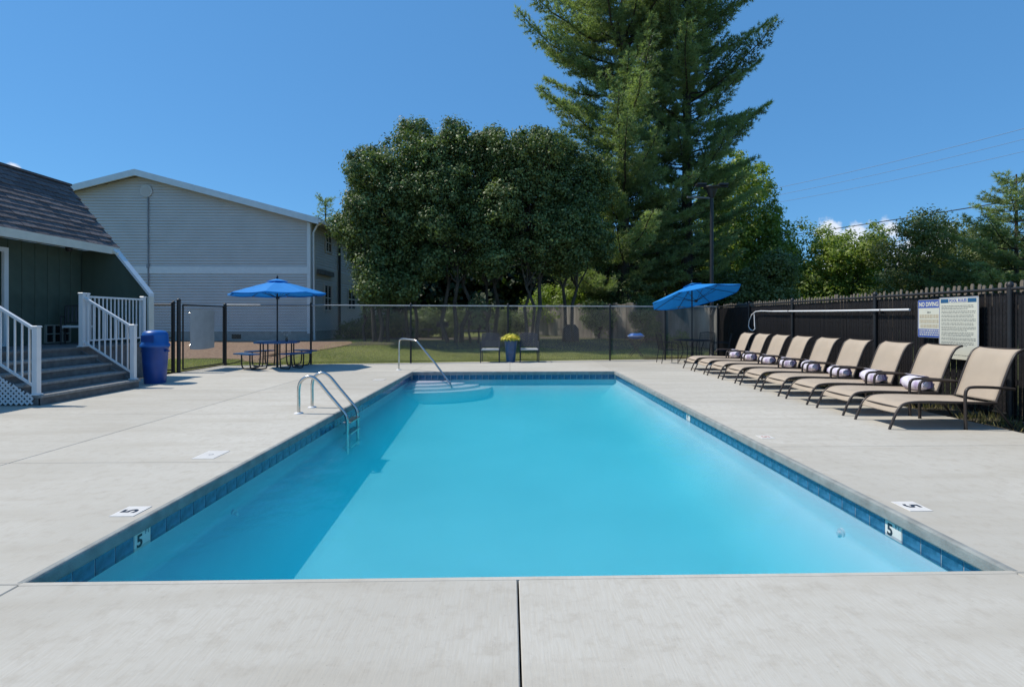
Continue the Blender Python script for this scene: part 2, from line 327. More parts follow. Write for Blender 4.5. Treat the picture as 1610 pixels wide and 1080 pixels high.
def leaf_obj(name, pts, nrm, length, width, tint, m, parent=None, blade=False, axis=None):
    """many small leaf faces as one mesh; pts, nrm (N,3)"""
    N = len(pts); nrm = nrm/np.linalg.norm(nrm, axis=1, keepdims=True)
    if axis is None:
        r = RNG.normal(size=(N, 3)); u = r-nrm*np.sum(r*nrm, 1, keepdims=True)
    else: u = axis
    u = u/np.linalg.norm(u, axis=1, keepdims=True); v = np.cross(nrm, u); v /= np.linalg.norm(v, axis=1, keepdims=True)+1e-9
    L = (length*(RNG.uniform(.7, 1.25, N)))[:, None] if np.isscalar(length) else length[:, None]; W = L*(width/length if np.isscalar(length) else width)
    if blade:
        V = np.stack([pts-v*W/2, pts+v*W/2, pts+u*L], 1).reshape(-1, 3); k = 3
    else:
        V = np.stack([pts-u*L/2, pts+v*W/2+nrm*W*.12, pts+u*L/2, pts-v*W/2+nrm*W*.12], 1).reshape(-1, 3); k = 4
    me = bpy.data.meshes.new(name); me.vertices.add(N*k); me.vertices.foreach_set('co', V.astype(np.float32).ravel())
    me.loops.add(N*k); me.loops.foreach_set('vertex_index', np.arange(N*k, dtype=np.int32)); me.polygons.add(N)
    me.polygons.foreach_set('loop_start', np.arange(0, N*k, k, dtype=np.int32)); me.update(calc_edges=True)
    a = me.attributes.new('tint', 'FLOAT', 'FACE'); a.data.foreach_set('value', np.clip(tint, 0, 1).astype(np.float32))
    me.materials.append(m); o = bpy.data.objects.new(name, me); C.objects.link(o)
    if parent: o.parent = parent
    return o

# ------------------------------------------------------------------ pool
X0, X1, Y0, Y1 = -2.58, 2.79, 2.76, 13.50
WZL = -.195
def rect(i): return [(X0+i, Y0+i), (X1-i, Y0+i), (X1-i, Y1-i), (X0+i, Y1-i)]
prof = [(-.03, -.05), (-.03, -.40), (-.022, -.435), (.0, -.46), (.03, -.49), (.16, -.66), (.29, -.82), (.38, -.91), (.47, -.965), (.58, -.99), (.72, -1.0)]
mb = MB(); last = []
for k in range(4):
    V = []
    for ins, z in prof:
        cn = rect(ins)
        for x, y in (cn[k], cn[(k+1) % 4]):
            t = (y-Y0)/(Y1-Y0); zz = z if z > -.1 else -.195+(z+.195)*(1.02-.50*t); V.append((x, y, zz))
    mb.add(V, [(2*i, 2*i+1, 2*i+3, 2*i+2) for i in range(len(prof)-1)], True); last.append(V[-2])
mb.add(last, [(0, 1, 2, 3)], False)
shell = mb.build('pool_basin', M_plaster, fix=False); tag(shell, kind='structure')
mb = MB().box(X0-.06, X1+.06, Y0-.06, Y1+.06, -1.5, WZL)
water = mb.build('pool_water', M_water); tag(water, kind='structure')
# corner steps, far left
for i, (rx, ry, z) in enumerate(((1.05, .50, -.235), (1.42, .76, -.28), (1.8, 1.03, -.33), (2.15, 1.3, -.385))):
    mb = MB(); n = 20; px = X0-.028; py = Y1+.028
    poly = [(px, py)]+[(px+rx*math.cos(a), py-ry*math.sin(a)) for a in [math.pi/2*k/n for k in range(n+1)]]
    mb.prism(poly, 'z', -.9, z)
    o = mb.build('underwater_step', M_stepplaster, shell)
# underwater fittings on the side walls
def fitting(x, y, z, sgn, label):
    t = thing('return_jet', label, 'pool fitting', (x, y, z), 0, 'return fittings in the pool walls')
    MB().tube([(0, 0, 0), (sgn*.02, 0, 0)], .045, 14).build('flange', M_white, t)
    MB().tube([(sgn*.02, 0, 0), (sgn*.045, 0, 0)], [.024, .017], 12).build('nozzle', M_white, t)
fitting(X0-.029, 4.85, -.44, 1, 'small round white return fitting on the shaded left wall of the pool')
fitting(X1+.029, 4.25, -.42, -1, 'small round white return fitting on the sunlit right wall of the pool')

for nm_, bx in enumerate(((X0-.03, X0-.026, Y0-.03, Y1+.03), (X1+.026, X1+.03, Y0-.03, Y1+.03), (X0-.026, X1+.026, Y1+.026, Y1+.03), (X0-.026, X1+.026, Y0-.03, Y0-.026))):
    MB().box(*bx, -.22, -.088).build('grout_bed', M_grout, shell)
# waterline tiles: each tile its own piece of the basin
TZ0, TZ1, TW = -.218, -.088, .165
tile_me = MB().cbox(-TW/2+.003, TW/2-.003, -.064, .064, 0, .008, .002).mesh('tile', M_tile)
tile_w = MB().cbox(-TW/2+.003, TW/2-.003, -.064, .064, 0, .009, .002).mesh('tile', M_whitetile)
zc = (TZ0+TZ1)/2
skip = {}
def side_tiles(a, b, fixed, axis, rot, white=()):
    n = int(abs(b-a)/TW)
    for i in range(n):
        p = a+(i+.5)*(b-a)/n
        loc = (fixed, p, zc) if axis == 'y' else (p, fixed, zc)
        me = tile_w if any(abs(p-w) < TW*.5 for w in white) else tile_me
        o = inst('tile', me, shell, loc, rot)
RL = (R(90), 0, R(90))      # face +X (left wall)
RRt = (R(90), 0, R(-90))    # face -X (right wall)
yL = P(232, 840, -.165).y*1.0; yR = P(1424, 840, -.165).y
yL = yR = Y0+5.5*(Y1-Y0)/65
side_tiles(Y0, Y1, X0-.03, 'y', RL, white=(yL,))
side_tiles(Y0, Y1, X1+.03, 'y', RRt, white=(yR, 7.95))
side_tiles(X0, X1, Y1+.03, 'x', (R(90), 0, 0))
side_tiles(X0, X1, Y0-.03, 'x', (R(90), 0, R(180)))
for x, y, rot, sg in ((X0-.03+.0095, yL, RL, 1), (X1+.03-.0095, yR, RRt, -1)):
    mk = thing('depth_marker', 'white waterline depth marker reading 5 FT in the tile band of the %s pool wall' % ('left' if sg > 0 else 'right'), 'depth marker', (x, y, zc-.005), 0, 'waterline depth markers')
    m5 = text_me('5', .12, M_blackink, .003); inst('numeral', m5, mk, (0, -.030*sg, -.005), rot)
    mf = text_me('FT', .045, M_greyink, .001); inst('lettering', mf, mk, (0, .045*sg, .04), rot)
mk = thing('depth_marker', 'small white depth marker tile set in the right waterline near the pool middle', 'depth marker', (X1+.03-.0095, 7.95, zc), 0, 'waterline depth markers')
inst('numeral', text_me('4', .12, M_greyink, .002), mk, (0, .04, 0), RRt)
# ------------------------------------------------------------------ deck
base = MB()
DX0, DX1, DYN = -8.62, 6.28, -3.0
def farY(x): return 15.35+(x+8.5)*.148
for x0, x1, y0, y1 in ((-12, X0-.05, DYN, 16.0), (X1+.05, 6.30, DYN, 17.4), (X0-.05, X1+.05, DYN, Y0-.05), (X0-.05, X1+.05, Y1+.05, 16.2)):
    base.box(x0, x1, y0, y1, -.14, -.092)
deck = base.build('pool_deck', M_joint); tag(deck, kind='structure')
def slab(x0, x1, y0, y1, g=.004, ft=False, gx0=None, gx1=None):
    a = x0+(g if gx0 is None else gx0); b_ = x1-(g if gx1 is None else gx1)
    mb = MB()
    if ft:   # far slabs end along the slanted fence
        z1 = 0; b = .004; ya = farY(a)+.10; yb = farY(b_)+.10
        mb.prism([(a, y0+g), (b_, y0+g), (b_, yb), (a, ya)], 'z', -.088, 0)
    else: mb.cbox(a, b_, y0+g, y1-g, -.088, 0, .005)
    o = mb.build('concrete_slab', M_conc, deck); return o
JL = -4.86
yl = [-3.0, -.2, 2.745, 5.05, 7.6, 10.15, 13.5]
for a, b in zip(yl[:-1], yl[1:]):
    slab(DX0 if b > 7 else -12, JL, a, b, .0035)
for a, b in zip(yl[:-1], yl[1:]): slab(JL, X0 if b > 2.8 else X0, a, b, .0035, gx1=0 if b > 2.8 else None)
slab(DX0, JL, 13.5, 0, .0035, True); slab(JL, X0, 13.5, 0, .0035, True)
yr = [-3.0, 2.745, 5.5, 8.2, 10.9, 13.5]
for a, b in zip(yr[:-1], yr[1:]): slab(X1, DX1, a, b, .0035, gx0=0 if b > 2.8 else None)
slab(X1, DX1, 13.5, 0, .0035, True)
slab(X0, .043, -3.0, 2.76, .0035, gx1=.0045); slab(.043, X1, -3.0, 2.76, .0035, gx0=.0045)
slab(X0, .0, 13.497, 0, .0035, True); slab(.0, X1, 13.497, 0, .0035, True)
# grey rounded coping lip along the water (cast edge)
for nm, a, b in (('l', (X0, Y0, 0), (X0, Y1, 0)), ('r', (X1, Y0, 0), (X1, Y1, 0)), ('f', (X0, Y1, 0), (X1, Y1, 0)), ('n', (X0, Y0, 0), (X1, Y0, 0))):
    mb = MB(); pr = [(.0, .0015), (.008, -.002), (.014, -.010), (.016, -.03), (.016, -.075), (.010, -.086), (-.03, -.087), (-.03, .0015)]
    if nm in 'lr':
        s_ = 1 if nm == 'l' else -1
        mb.prism([(a[0]+s_*u, z) for u, z in pr], 'y', Y0-.0, Y1+.0)
    else:
        s_ = 1 if nm == 'n' else -1
        mb.prism([(a[1]+s_*u, z) for u, z in pr], 'x', X0+.0, X1-.0)
    mb.build('coping_edge', M_coping if nm != 'n' else M_conc, deck)
# deck marker tiles
def deck_marker(px, py, s, wx, wy, ink, rot, label, ring=False):
    p = P(px, py)
    t = thing('depth_marker', label, 'depth marker', (p.x, p.y, 0), 0, 'marker tiles set in the deck')
    MB().cbox(-wx/2, wx/2, -wy/2, wy/2, .0005, .0045, .001).build('tile', M_whitetile, t)
    if s: inst('numeral', text_me(s, wy*.8, ink, .004, .0006), t, (0, 0, .0052), (0, 0, rot), (1, 1, 1))
    if ring:
        mb = MB(); n = 20
        for k in range(n):
            a0, a1 = 2*math.pi*k/n, 2*math.pi*(k+1)/n
            mb.add([(r*math.cos(a), r*math.sin(a), .0052) for a in (a0, a1) for r in (.016, .024)], [(0, 1, 3, 2)])
        mb.build('emblem', M_greyink, t)
    return t
deck_marker(206, 804, '5', .17, .19, M_blackink, R(90), 'white depth tile reading 5 on the left deck nearest the camera')
deck_marker(1433, 796, '5', .17, .19, M_blackink, R(-90), 'white depth tile reading 5 on the right deck nearest the camera')
deck_marker(332, 715, None, .22, .30, M_greyink, 0, 'blank white tile with a faint round emblem on the left deck', ring=True)
deck_marker(1203, 687, '5', .16, .16, M_redink, R(-90), 'white deck tile with a faded reddish numeral between pool and loungers')
deck_marker(596, 597, None, .26, .26, M_greyink, 0, 'small plain white tile on the deck near the far left pool corner')

# ------------------------------------------------------------------ terrain
def sst(a, b, t): t = min(1, max(0, (t-a)/(b-a))); return t*t*(3-2*t)
def GZ(x, y):
    d = y-(farY(x)+.2)
    return -.02+.42*sst(0, 6.5, d)+.02*math.sin(x*.7)*sst(3, 8, d)
xs = [-400, -200, -90, -45]+[-30+i*1.5 for i in range(41)]+[45, 90, 200, 400]
ys = [-60, -20, -4]+[0+i*1.25 for i in range(34)]+[46, 60, 90, 150, 300, 700]
xs = sorted(set(xs+[X0-.3, X1+.3])); ys = sorted(set(ys+[Y0-.3, Y1+.3]))
mb = MB(); idx = {}; V = []
for j, y in enumerate(ys):
    for i, x in enumerate(xs): idx[i, j] = len(V); V.append((x, y, GZ(x, y) if not (-13 < x < 6.4 and -4 < y < farY(x)+.15) else -.16))
Fc = []
for j in range(len(ys)-1):
    for i in range(len(xs)-1):
        cx_, cy_ = (xs[i]+xs[i+1])/2, (ys[j]+ys[j+1])/2
        if X0-.31 < cx_ < X1+.31 and Y0-.31 < cy_ < Y1+.31: continue
        Fc.append((idx[i, j], idx[i+1, j], idx[i+1, j+1], idx[i, j+1]))
mb.add(V, Fc, True); g = mb.build('lawn', M_ground, fix=False); tag(g, kind='structure')
# strips along deck edges so soil meets the concrete
def sheet(name, poly_fn, m, nx, ny, dz):
    mb = MB(); V = []
    for j in range(ny+1):
        for i in range(nx+1):
            x, y = poly_fn(i/nx, j/ny); V.append((x, y, GZ(x, y)+dz+.012*noise.noise(Vector((x*2, y*2, 3)))))
    mb.add(V, [(j*(nx+1)+i, j*(nx+1)+i+1, (j+1)*(nx+1)+i+1, (j+1)*(nx+1)+i) for j in range(ny) for i in range(nx)], True)
    return mb.build(name, m, fix=False)
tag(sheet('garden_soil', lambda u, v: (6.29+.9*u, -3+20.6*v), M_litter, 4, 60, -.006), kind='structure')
tag(sheet('lawn_edge', lambda u, v: (-8.65+15.8*u, farY(-8.65+15.8*u)+.10+1.6*v), M_ground, 60, 8, .004), kind='structure')
tag(sheet('mulch_bed', lambda u, v: (-17+9.9*u-.6*math.sin(v*7)*(u > .9), 16.6+.6*math.sin(u*11)+(6.6-.6*math.sin(u*11))*v), M_mulch, 50, 30, .022), kind='structure')
tag(sheet('mulch_verge', lambda u, v: (-17+8.30*u, 13.3+3.6*v), M_ground, 30, 16, .03), kind='structure')
tag(sheet('shade_dark_litter', lambda u, v: (-6.5+20*u, 20.3+.5*math.sin(u*23)+v*7), M_litter, 50, 30, .012), kind='structure')  # dark litter sheet, its front edge set as the tree shade boundary

# ------------------------------------------------------------------ clubhouse at the left
EX, EZ = -9.62, 3.12; RX, RZ = -10.83, 4.66; WALLX = -10.38; YE = 12.6; YB = 5.6; FL = .83
club = thing('clubhouse', 'green board clubhouse with steep brown shingled roof edge and white fascia behind the steps', 'building', (WALLX, YE, 0))
def L(x, y, z): return (x-WALLX, y-YE, z)
def Lb(mb): mb.v = [(x-WALLX, y-YE, z) for x, y, z in mb.v]; return mb
Lb(MB().box(WALLX-6, WALLX-.03, YB, YE+.09, 0, 3.06)).build('wall', M_green, club)
# vertical boards with grooves
bw = .30; y = YB
bme = MB().cbox(-bw/2+.006, bw/2-.006, -1.115, 1.115, 0, .028, .006).mesh('board', M_green)
yy = YE-bw/2-.02
DOORY1 = 10.74; DOORY0 = 8.6
while yy > YB:
    if DOORY0-.1 < yy < DOORY1+.1:
        o = inst('board', bme, club, L(WALLX-.03, yy, 2.93+.03), (R(90), 0, R(90)), (1, .06, 1))
    else: o = inst('board', bme, club, L(WALLX-.03, yy, FL+1.11), (R(90), 0, R(90)))
    yy -= bw
# wing wall closing the porch
sl = (RZ-EZ)/(RX-EX)
WXR = -8.80
zt = lambda x: EZ-.06+(x-EX)*sl
mb = MB().prism([(WALLX, 0), (WXR, 0), (WXR, zt(WXR)-.0), (EX-.1, min(zt(EX-.1), 3.05)), (WALLX, 3.05)], 'y', YE, YE+.09)
Lb(mb).build('wing_wall', M_green, club)
mb = MB(); e = .045
mb.prism([(WXR+e, zt(WXR+e)-.02), (WXR+e, zt(WXR+e)+.06), (EX-.05, zt(EX-.05)+.06), (EX-.05, zt(EX-.05)-.02)], 'y', YE-.05, YE+.13)
Lb(mb).build('sloping_cap', M_cap, club)
Lb(MB().box(WXR+.003, WXR+e, YE-.05, YE+.13, 0, zt(WXR+e)-.022)).build('end_trim', M_wtrim, club)
# roof
nrm = Vector((EZ-RZ, 0, RX-EX)).normalized(); nrm = -nrm if nrm.z < 0 else nrm
rd = thing_roof = MB()
rd.prism([(EX, EZ), (RX, RZ), (RX-.12, RZ-.05), (EX-.14, EZ-.03)], 'y', YB, YE+.16)
rd.prism([(RX, RZ), (RX-5.3, RZ+.25), (RX-5.3, RZ-.1), (RX-.1, RZ-.1)], 'y', YB, YE+.16)
roof = Lb(rd).build('roof', M_shingle2, club)
slen = math.hypot(RX-EX, RZ-EZ); up = Vector((RX-EX, 0, RZ-EZ))/slen; nn = Vector((-up.z, 0, up.x));
if nn.z < 0: nn = -nn
rows = 13; ex = slen/rows
smes = []
for q in range(4):
    mb = MB(); w = .318/2-.004; hgt = ex+.03; d = .02+q*.003
    mb.add([(-w, 0, 0), (w, 0, 0), (w, hgt, .0), (-w, hgt, .0), (-w, 0, d), (w, 0, d), (w, hgt, .004), (-w, hgt, .004)],
           [(3, 2, 1, 0), (4, 5, 6, 7), (0, 1, 5, 4), (1, 2, 6, 5), (2, 3, 7, 6), (3, 0, 4, 7)])
    smes.append(mb.mesh('shingle', M_shingle if q % 2 else M_shingle2))
rotm = Matrix((Vector((0, 1, 0)), up, nn)).transposed()
if rotm.determinant() < 0: rotm = Matrix((Vector((0, -1, 0)), up, nn)).transposed()
rq = rotm.to_euler()
for r_ in range(rows):
    base_ = Vector((EX, 0, EZ))+up*(r_*ex)+nn*.006
    y = YE+.17-.16-(.16 if r_ % 2 else 0)
    while y > YB+.4:
        o = inst('shingle', random.choice(smes), roof, L(base_.x, y, base_.z), rq); y -= .318
        if len(roof.children) > 280: break
Lb(MB().box(EX-.02, EX+.02, YB, YE+.16, EZ-.16, EZ+.015)).build('fascia', M_wtrim, club)
Lb(MB().box(WALLX, EX-.02, YB, YE+.0, 3.062, 3.085)).build('soffit', M_soffit, club)
MB().bar(L(RX, YB, RZ+.02), L(RX, YE+.17, RZ+.02), .14, .05).build('ridge_cap', M_shingle2, club)
mb = MB().bar(L(EX+.02, YE-.05, EZ-.09), L(EX+.12, YE-.05, EZ-.16), .06, .05); mb.build('gutter_outlet', M_wtrim, club)
# soffit light
MB().lathe([(.05, 0), (.07, -.03), (.07, -.09), (.04, -.12)], L(-10.1, 11.9, 3.06), 12).build('porch_light', M_black, club)
# sliding door
zt_ = 2.86
mb = MB(); x = WALLX
for y0, y1, z0, z1 in ((DOORY1-.09, DOORY1, FL, zt_), (DOORY0, DOORY0+.09, FL, zt_), (DOORY0+.09, DOORY1-.09, zt_-.09, zt_), (DOORY0+.09, DOORY1-.09, FL, FL+.05)):
    mb.box(x-.01, x+.05, y0, y1, z0, z1)
dfr = Lb(mb).build('door_frame', M_white, club)
mb = MB()
for y0, y1 in ((9.62, 10.53), (8.69, 9.6)):
    mb.box(x-.02, x+.015, y1-.07, y1, FL+.05, zt_-.09); mb.box(x-.02, x+.015, y0, y0+.07, FL+.05, zt_-.09)
    mb.box(x-.02, x+.015, y0+.07, y1-.07, FL+.05, FL+.15); mb.box(x-.02, x+.015, y0+.07, y1-.07, zt_-.16, zt_-.09)
Lb(mb).build('door_sash', M_white, dfr)
Lb(MB().box(x-.018, x-.008, 8.75, 10.48, FL+.14, zt_-.15)).build('glass', M_glass, dfr)
Lb(MB().box(x+.015, x+.05, 10.47, 10.50, 1.75, 1.95)).build('handle', M_steel, dfr)
# low window with four panes beside the chair
wy0, wy1 = WX(66, 1) , 0
def YonWall(px):  # Y on the wall plane for a column
    lo, hi = 5, 20
    for _ in range(40):
        mid = (lo+hi)/2
        if WX(px, mid) < WALLX: hi = mid
        else: lo = mid
    return lo
ya, yb = YonWall(70), YonWall(108)
mb = MB(); z0, z1 = FL+.03, FL+.42
for k in range(4): yk = ya+(yb-ya)*k/3; mb.box(x, x+.045, yk-.014, yk+.014, z0, z1)
for k in range(3): zk = z0+(z1-z0)*k/2; mb.box(x+.002, x+.043, ya, yb, zk-.012, zk+.012)
lw = Lb(mb).build('low_window', M_soffit, club)
Lb(MB().box(x-.002, x+.012, ya+.01, yb-.01, z0, z1)).build('glass', M_glass, lw)

# porch floor and steps
porch = thing('porch_steps', 'grey five riser porch steps with white lattice skirting below the green clubhouse', 'steps', (-8.1, 9.5, 0))
def Lp(mb): mb.v = [(a+8.1, b-9.5, c) for a, b, c in mb.v]; return mb
SY0, SY1 = 8.38, 10.58; LX = -8.72
Lp(MB().cbox(WALLX, LX+.03, YB, YE, FL-.05, FL, .008)).build('landing', M_deckgrey, porch)
Lp(MB().box(WALLX, LX-.02, SY1, YE, 0, FL-.05)).build('landing_skirt', M_deckgrey, porch)
rise = FL/5; tr = .285
for k in range(5):
    xr = LX+.0+tr*(4-k)+.01   # front of riser k (k=0 bottom)
    z = rise*(k+1)
    if k < 4:
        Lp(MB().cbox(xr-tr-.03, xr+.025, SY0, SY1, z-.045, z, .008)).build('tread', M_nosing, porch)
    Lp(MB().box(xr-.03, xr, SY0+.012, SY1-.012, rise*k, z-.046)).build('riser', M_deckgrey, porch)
for yy in (SY0+.012, SY1-.04):
    xa = LX; xb = LX+4*tr+.01
    Lp(MB().prism([(xa-.02, FL-.30), (xa-.02, FL-.06), (xb-.01, rise-.06), (xb-.01, .0), (xb-.25, .0)], 'y', yy, yy+.026)).build('stringer', M_deckgrey, porch)
# lattice
def clip(p, q, poly):
    t0, t1 = 0., 1.; d = (q[0]-p[0], q[1]-p[1]); n = len(poly)
    for i in range(n):
        a, b = poly[i], poly[(i+1) % n]; e = (b[0]-a[0], b[1]-a[1]); nx, nz_ = -e[1], e[0]
        num = nx*(p[0]-a[0])+nz_*(p[1]-a[1]); den = nx*d[0]+nz_*d[1]
        if abs(den) < 1e-9:
            if num < 0: return None
            continue
        t = -num/den
        if den > 0: t0 = max(t0, t)
        else: t1 = min(t1, t)
    return None if t0 >= t1 else ((p[0]+d[0]*t0, p[1]+d[1]*t0), (p[0]+d[0]*t1, p[1]+d[1]*t1))
for xa, poly, tall in ((0, [(-10.2, .02), (-7.66, .02), (-7.66, .15), (-8.72, .80), (-10.2, .80)], 1),):
    k = -2.0
    while k < 3.2:
        for s_, off in ((1, 0), (-1, .007)):
            seg = clip((-10.4+k*1.0 if s_ > 0 else -10.4+k, -.2 if s_ > 0 else 1.2), (-10.4+k+1.4, 1.2 if s_ > 0 else -.2), poly)
            if seg and math.dist(*seg) > .06:
                Lp(MB().bar((seg[0][0], SY0-.02-off, seg[0][1]), (seg[1][0], SY0-.02-off, seg[1][1]), .006, .030, up=(0, 1, 0) if 0 else (0, 0, 1))).build('lattice_strip', M_white, porch)
        k += .085
Lp(MB().box(-10.2, -7.6, SY0+.05, SY0+.06, .0, .10)).build('skirt_backing', M_deckgrey, porch)

def railing(name, pts, label, post_top=1.0, first=True):
    """pts: list of (x,y,z0,ztop) posts"""
    o0 = Vector((pts[0][0], pts[0][1], 0)); t = thing(name, label, 'railing', o0, 0, 'white metal railings of the porch')
    for (x, y, z, zt2) in pts:
        MB().cbox(x-.04-o0.x, x+.04-o0.x, y-.04-o0.y, y+.04-o0.y, z, zt2, .006).build('post', M_white, t)
        MB().cbox(x-.05-o0.x, x+.05-o0.x, y-.05-o0.y, y+.05-o0.y, zt2, zt2+.025, .01).build('post_cap', M_white, t)
        MB().cbox(x-.06-o0.x, x+.06-o0.x, y-.06-o0.y, y+.06-o0.y, z, z+.02, .006).build('post_base', M_white, t)
    for a, b in zip(pts[:-1], pts[1:]):
        A = Vector((a[0], a[1], a[3]-.05))-o0; B = Vector((b[0], b[1], b[3]-.05))-o0
        dd = (B-A).normalized()
        MB().bar(A+dd*.041, B-dd*.041, .05, .04).build('top_rail', M_white, t)
        dz = (a[3]-a[2])-.17
        A2 = A-Vector((0, 0, dz)); B2 = B-Vector((0, 0, (b[3]-b[2])-.17)); MB().bar(A2+dd*.041, B2-dd*.041, .035, .03).build('bottom_rail', M_white, t)
        n = max(2, int((B-A).to_2d().length/.105))
        for k in range(1, n):
            f = k/n; p = A.lerp(B, f); q = A2.lerp(B2, f)
            MB().box(p.x-.01, p.x+.01, p.y-.01, p.y+.01, q.z+.012, p.z-.018).build('baluster', M_white, t)
    return t
railing('stair_railing', [(-8.68, SY1-.04, FL, 1.90), (-7.66, SY1-.04, rise, 1.26)], 'white stair railing at the far side of the steps beside the blue bin')
railing('stair_railing', [(-8.68, SY0+.04, FL, 1.90), (-7.66, SY0+.04, rise, 1.26)], 'white stair railing at the near side of the steps above the lattice')
railing('porch_railing', [(-8.70, SY1+.08, FL, 1.90), (-8.70, 12.28, FL, 1.90)], 'level white railing along the landing in front of the sloping green wing wall')
# porch chair
def simple_chair(root, w, d, sh, bh, mseat, mframe, lattice=False):
    for sx in (-1, 1):
        MB().tube([(sx*w/2, -d/2, 0), (sx*w/2, -d/2, sh+.18), (sx*w/2, -d/2+.05, sh+.215), (sx*w/2, d/2, sh+.22)], .016, 8).build('arm_frame', mframe, root)
        MB().tube([(sx*w/2*.92, d/2-.02, 0), (sx*w/2*.92, d/2, sh), (sx*w/2*.92, d/2+.09, bh)], .017, 8).build('rear_leg', mframe, root)
        MB().tube([(sx*w/2, -d/2, sh-.08), (sx*w/2*.95, d/2-.01, sh-.08)], .012, 6).build('side_bar', mframe, root)
    MB().cbox(-w/2+.02, w/2-.02, -d/2-.01, d/2-.01, sh-.03, sh+.015, .015).build('seat_cushion', mseat, root)
    z0 = sh+.08; hb = bh-z0; y0 = d/2+.012; y1 = d/2+.088
    def bp(u, v): return (u*w*.44, y0+(y1-y0)*v, z0+hb*v)
    fr = MB(); fr.tube([bp(-1, 0), bp(1, 0)], .012, 6); fr.tube([bp(-1, 1), bp(-.5, 1.03), bp(0, 1.05), bp(.5, 1.03), bp(1, 1)], .016, 6)
    fr.build('back_rail', mframe, root)
    if lattice:
        k = -3.0
        while k < 1:
            for s_ in (1, -1):
                seg = clip((s_*k, 0), (s_*(k+2.0), 1), [(-1, 0), (1, 0), (1, 1), (-1, 1)])
                if seg: MB().bar(bp(*seg[0]), bp(*seg[1]), .032, .010, up=(0, -1, .2)).build('back_strap', mframe, root)
            k += .4
    else:
        for k in range(-3, 4): MB().bar(bp(k/3.6, 0), bp(k/3.6, 1), .03, .008, up=(0, -1, .2)).build('back_slat', mframe, root)
ch = thing('porch_chair', 'dark metal armchair with pale cushion on the porch against the green wall', 'chair', (-9.75, 11.75, FL), R(35)); simple_chair(ch, .56, .5, .40, .86, M_cushion, M_black)

# trash can
tc = thing('trash_can', 'blue round trash can with a brighter hooded lid beside the porch steps', 'trash can', (-7.70+WX(244, 11.25)+7.70, 11.25, 0))
MB().lathe([(.205, 0), (.215, .02), (.245, .45), (.262, .76), (.275, .77), (.275, .80)], (0, 0, 0), 28).build('can_body', M_blueplas, tc)
for a in (0, math.pi): MB().bar((.27*math.cos(a), .27*math.sin(a)-.06, .70), (.27*math.cos(a), .27*math.sin(a)+.06, .70), .05, .03).build('can_handle', M_blueplas, tc)
tc.scale = (.93, .93, 1.0)
lid = MB().lathe([(.292, .79), (.297, .82), (.288, .85), (.268, .87), (.262, 1.02), (.245, 1.09), (.19, 1.135), (.10, 1.15), (.0001, 1.152)], (0, 0, 0), 28).build('lid', M_bluelid, tc)
MB().prism([(-.14, .90), (.14, .90), (.14, 1.04), (-.14, 1.04)], 'y', -.268, -.255).build('flap', M_blueplas, lid)

# ------------------------------------------------------------------ white two-storey building
BY = 23.0; BXR = WX(487, BY); gz = .38
zB = lambda py, X=BXR: WZ(py, X, BY)
pkx = WX(221, BY); half = BXR-pkx; BXL = pkx-half
zE = zB(346); zP = zB(276, pkx); pitch = (zP-zE)/half
whb = thing('apartment_building', 'two storey pale sided building with white corner trim and low gable behind the picnic table', 'building', (BXR, BY, gz))
def Lw(mb): mb.v = [(a-BXR, b-BY, c-gz) for a, b, c in mb.v]; return mb
BL = 22
Lw(MB().prism([(BXL, gz), (BXR, gz), (BXR, zE), (pkx, zP), (BXL, zE)], 'y', BY+.03, BY+BL)).build('wall', M_siding, whb)
zF = zB(521); zb0 = zB(431); zb1 = zB(419.5)
Lw(MB().box(BXL-.01, BXR+.012, BY-.012, BY+.03, 0, zF)).build('foundation', M_found, whb)
Lw(MB().box(BXR-.02, BXR+.012, BY+.031, BY+BL, 0, zF)).build('foundation', M_found, whb)
pit = .125
def course(z, x0, x1, top_x0, top_x1):
    z1 = z+pit
    v = [(x0, BY+.03, z), (x1, BY+.03, z), (top_x1, BY+.03, z1), (top_x0, BY+.03, z1), (x0, BY-.030, z), (x1, BY-.030, z), (top_x1, BY+.012, z1), (top_x0, BY+.012, z1)]
    return Lw(MB().add(v, [(3, 2, 1, 0), (4, 5, 6, 7), (0, 1, 5, 4), (1, 2, 6, 5), (2, 3, 7, 6), (3, 0, 4, 7)]))
def lim(z): return half-.06 if z < zE-.05 else max(.02, (zP-z)/pitch-.02)
def stack(z0, z1):
    n = round((z1-z0)/pit)
    for k in range(n):
        z = z0+k*(z1-z0)/n; a, b = lim(z), lim(z+pit)
        if b < .1: break
        course(z, pkx-a, pkx+a, pkx-b, pkx+b).build('siding_board', M_siding, whb)
stack(zF, zb0-.01); stack(zb1+.01, zP-.12)
Lw(MB().box(BXL, BXR-.001, BY-.03, BY+.02, zb0, zb1)).build('band_board', M_band, whb)
# right side wall courses
def side_stack(z0, z1):
    n = round((z1-z0)/pit)
    for k in range(n):
        z = z0+k*(z1-z0)/n; zz = z+(z1-z0)/n
        v = [(BXR, BY+.05, z), (BXR, BY+BL, z), (BXR, BY+BL, zz), (BXR, BY+.05, zz), (BXR+.04, BY+.05, z), (BXR+.04, BY+BL, z), (BXR+.006, BY+BL, zz), (BXR+.006, BY+.05, zz)]
        Lw(MB().add(v, [(3, 2, 1, 0), (4, 5, 6, 7), (0, 1, 5, 4), (1, 2, 6, 5), (2, 3, 7, 6), (3, 0, 4, 7)])).build('siding_board', M_siding, whb)
side_stack(zF, zb0-.12); side_stack(zb1+.1, zE-.06)
Lw(MB().box(BXR, BXR+.035, BY+.05, BY+BL, zb0-.12, zb1+.1)).build('band_board', M_siding, whb)
Lw(MB().box(BXR-.10, BXR+.045, BY-.045, BY+.10, zF-.1, zE)).build('corner_trim', M_band, whb)
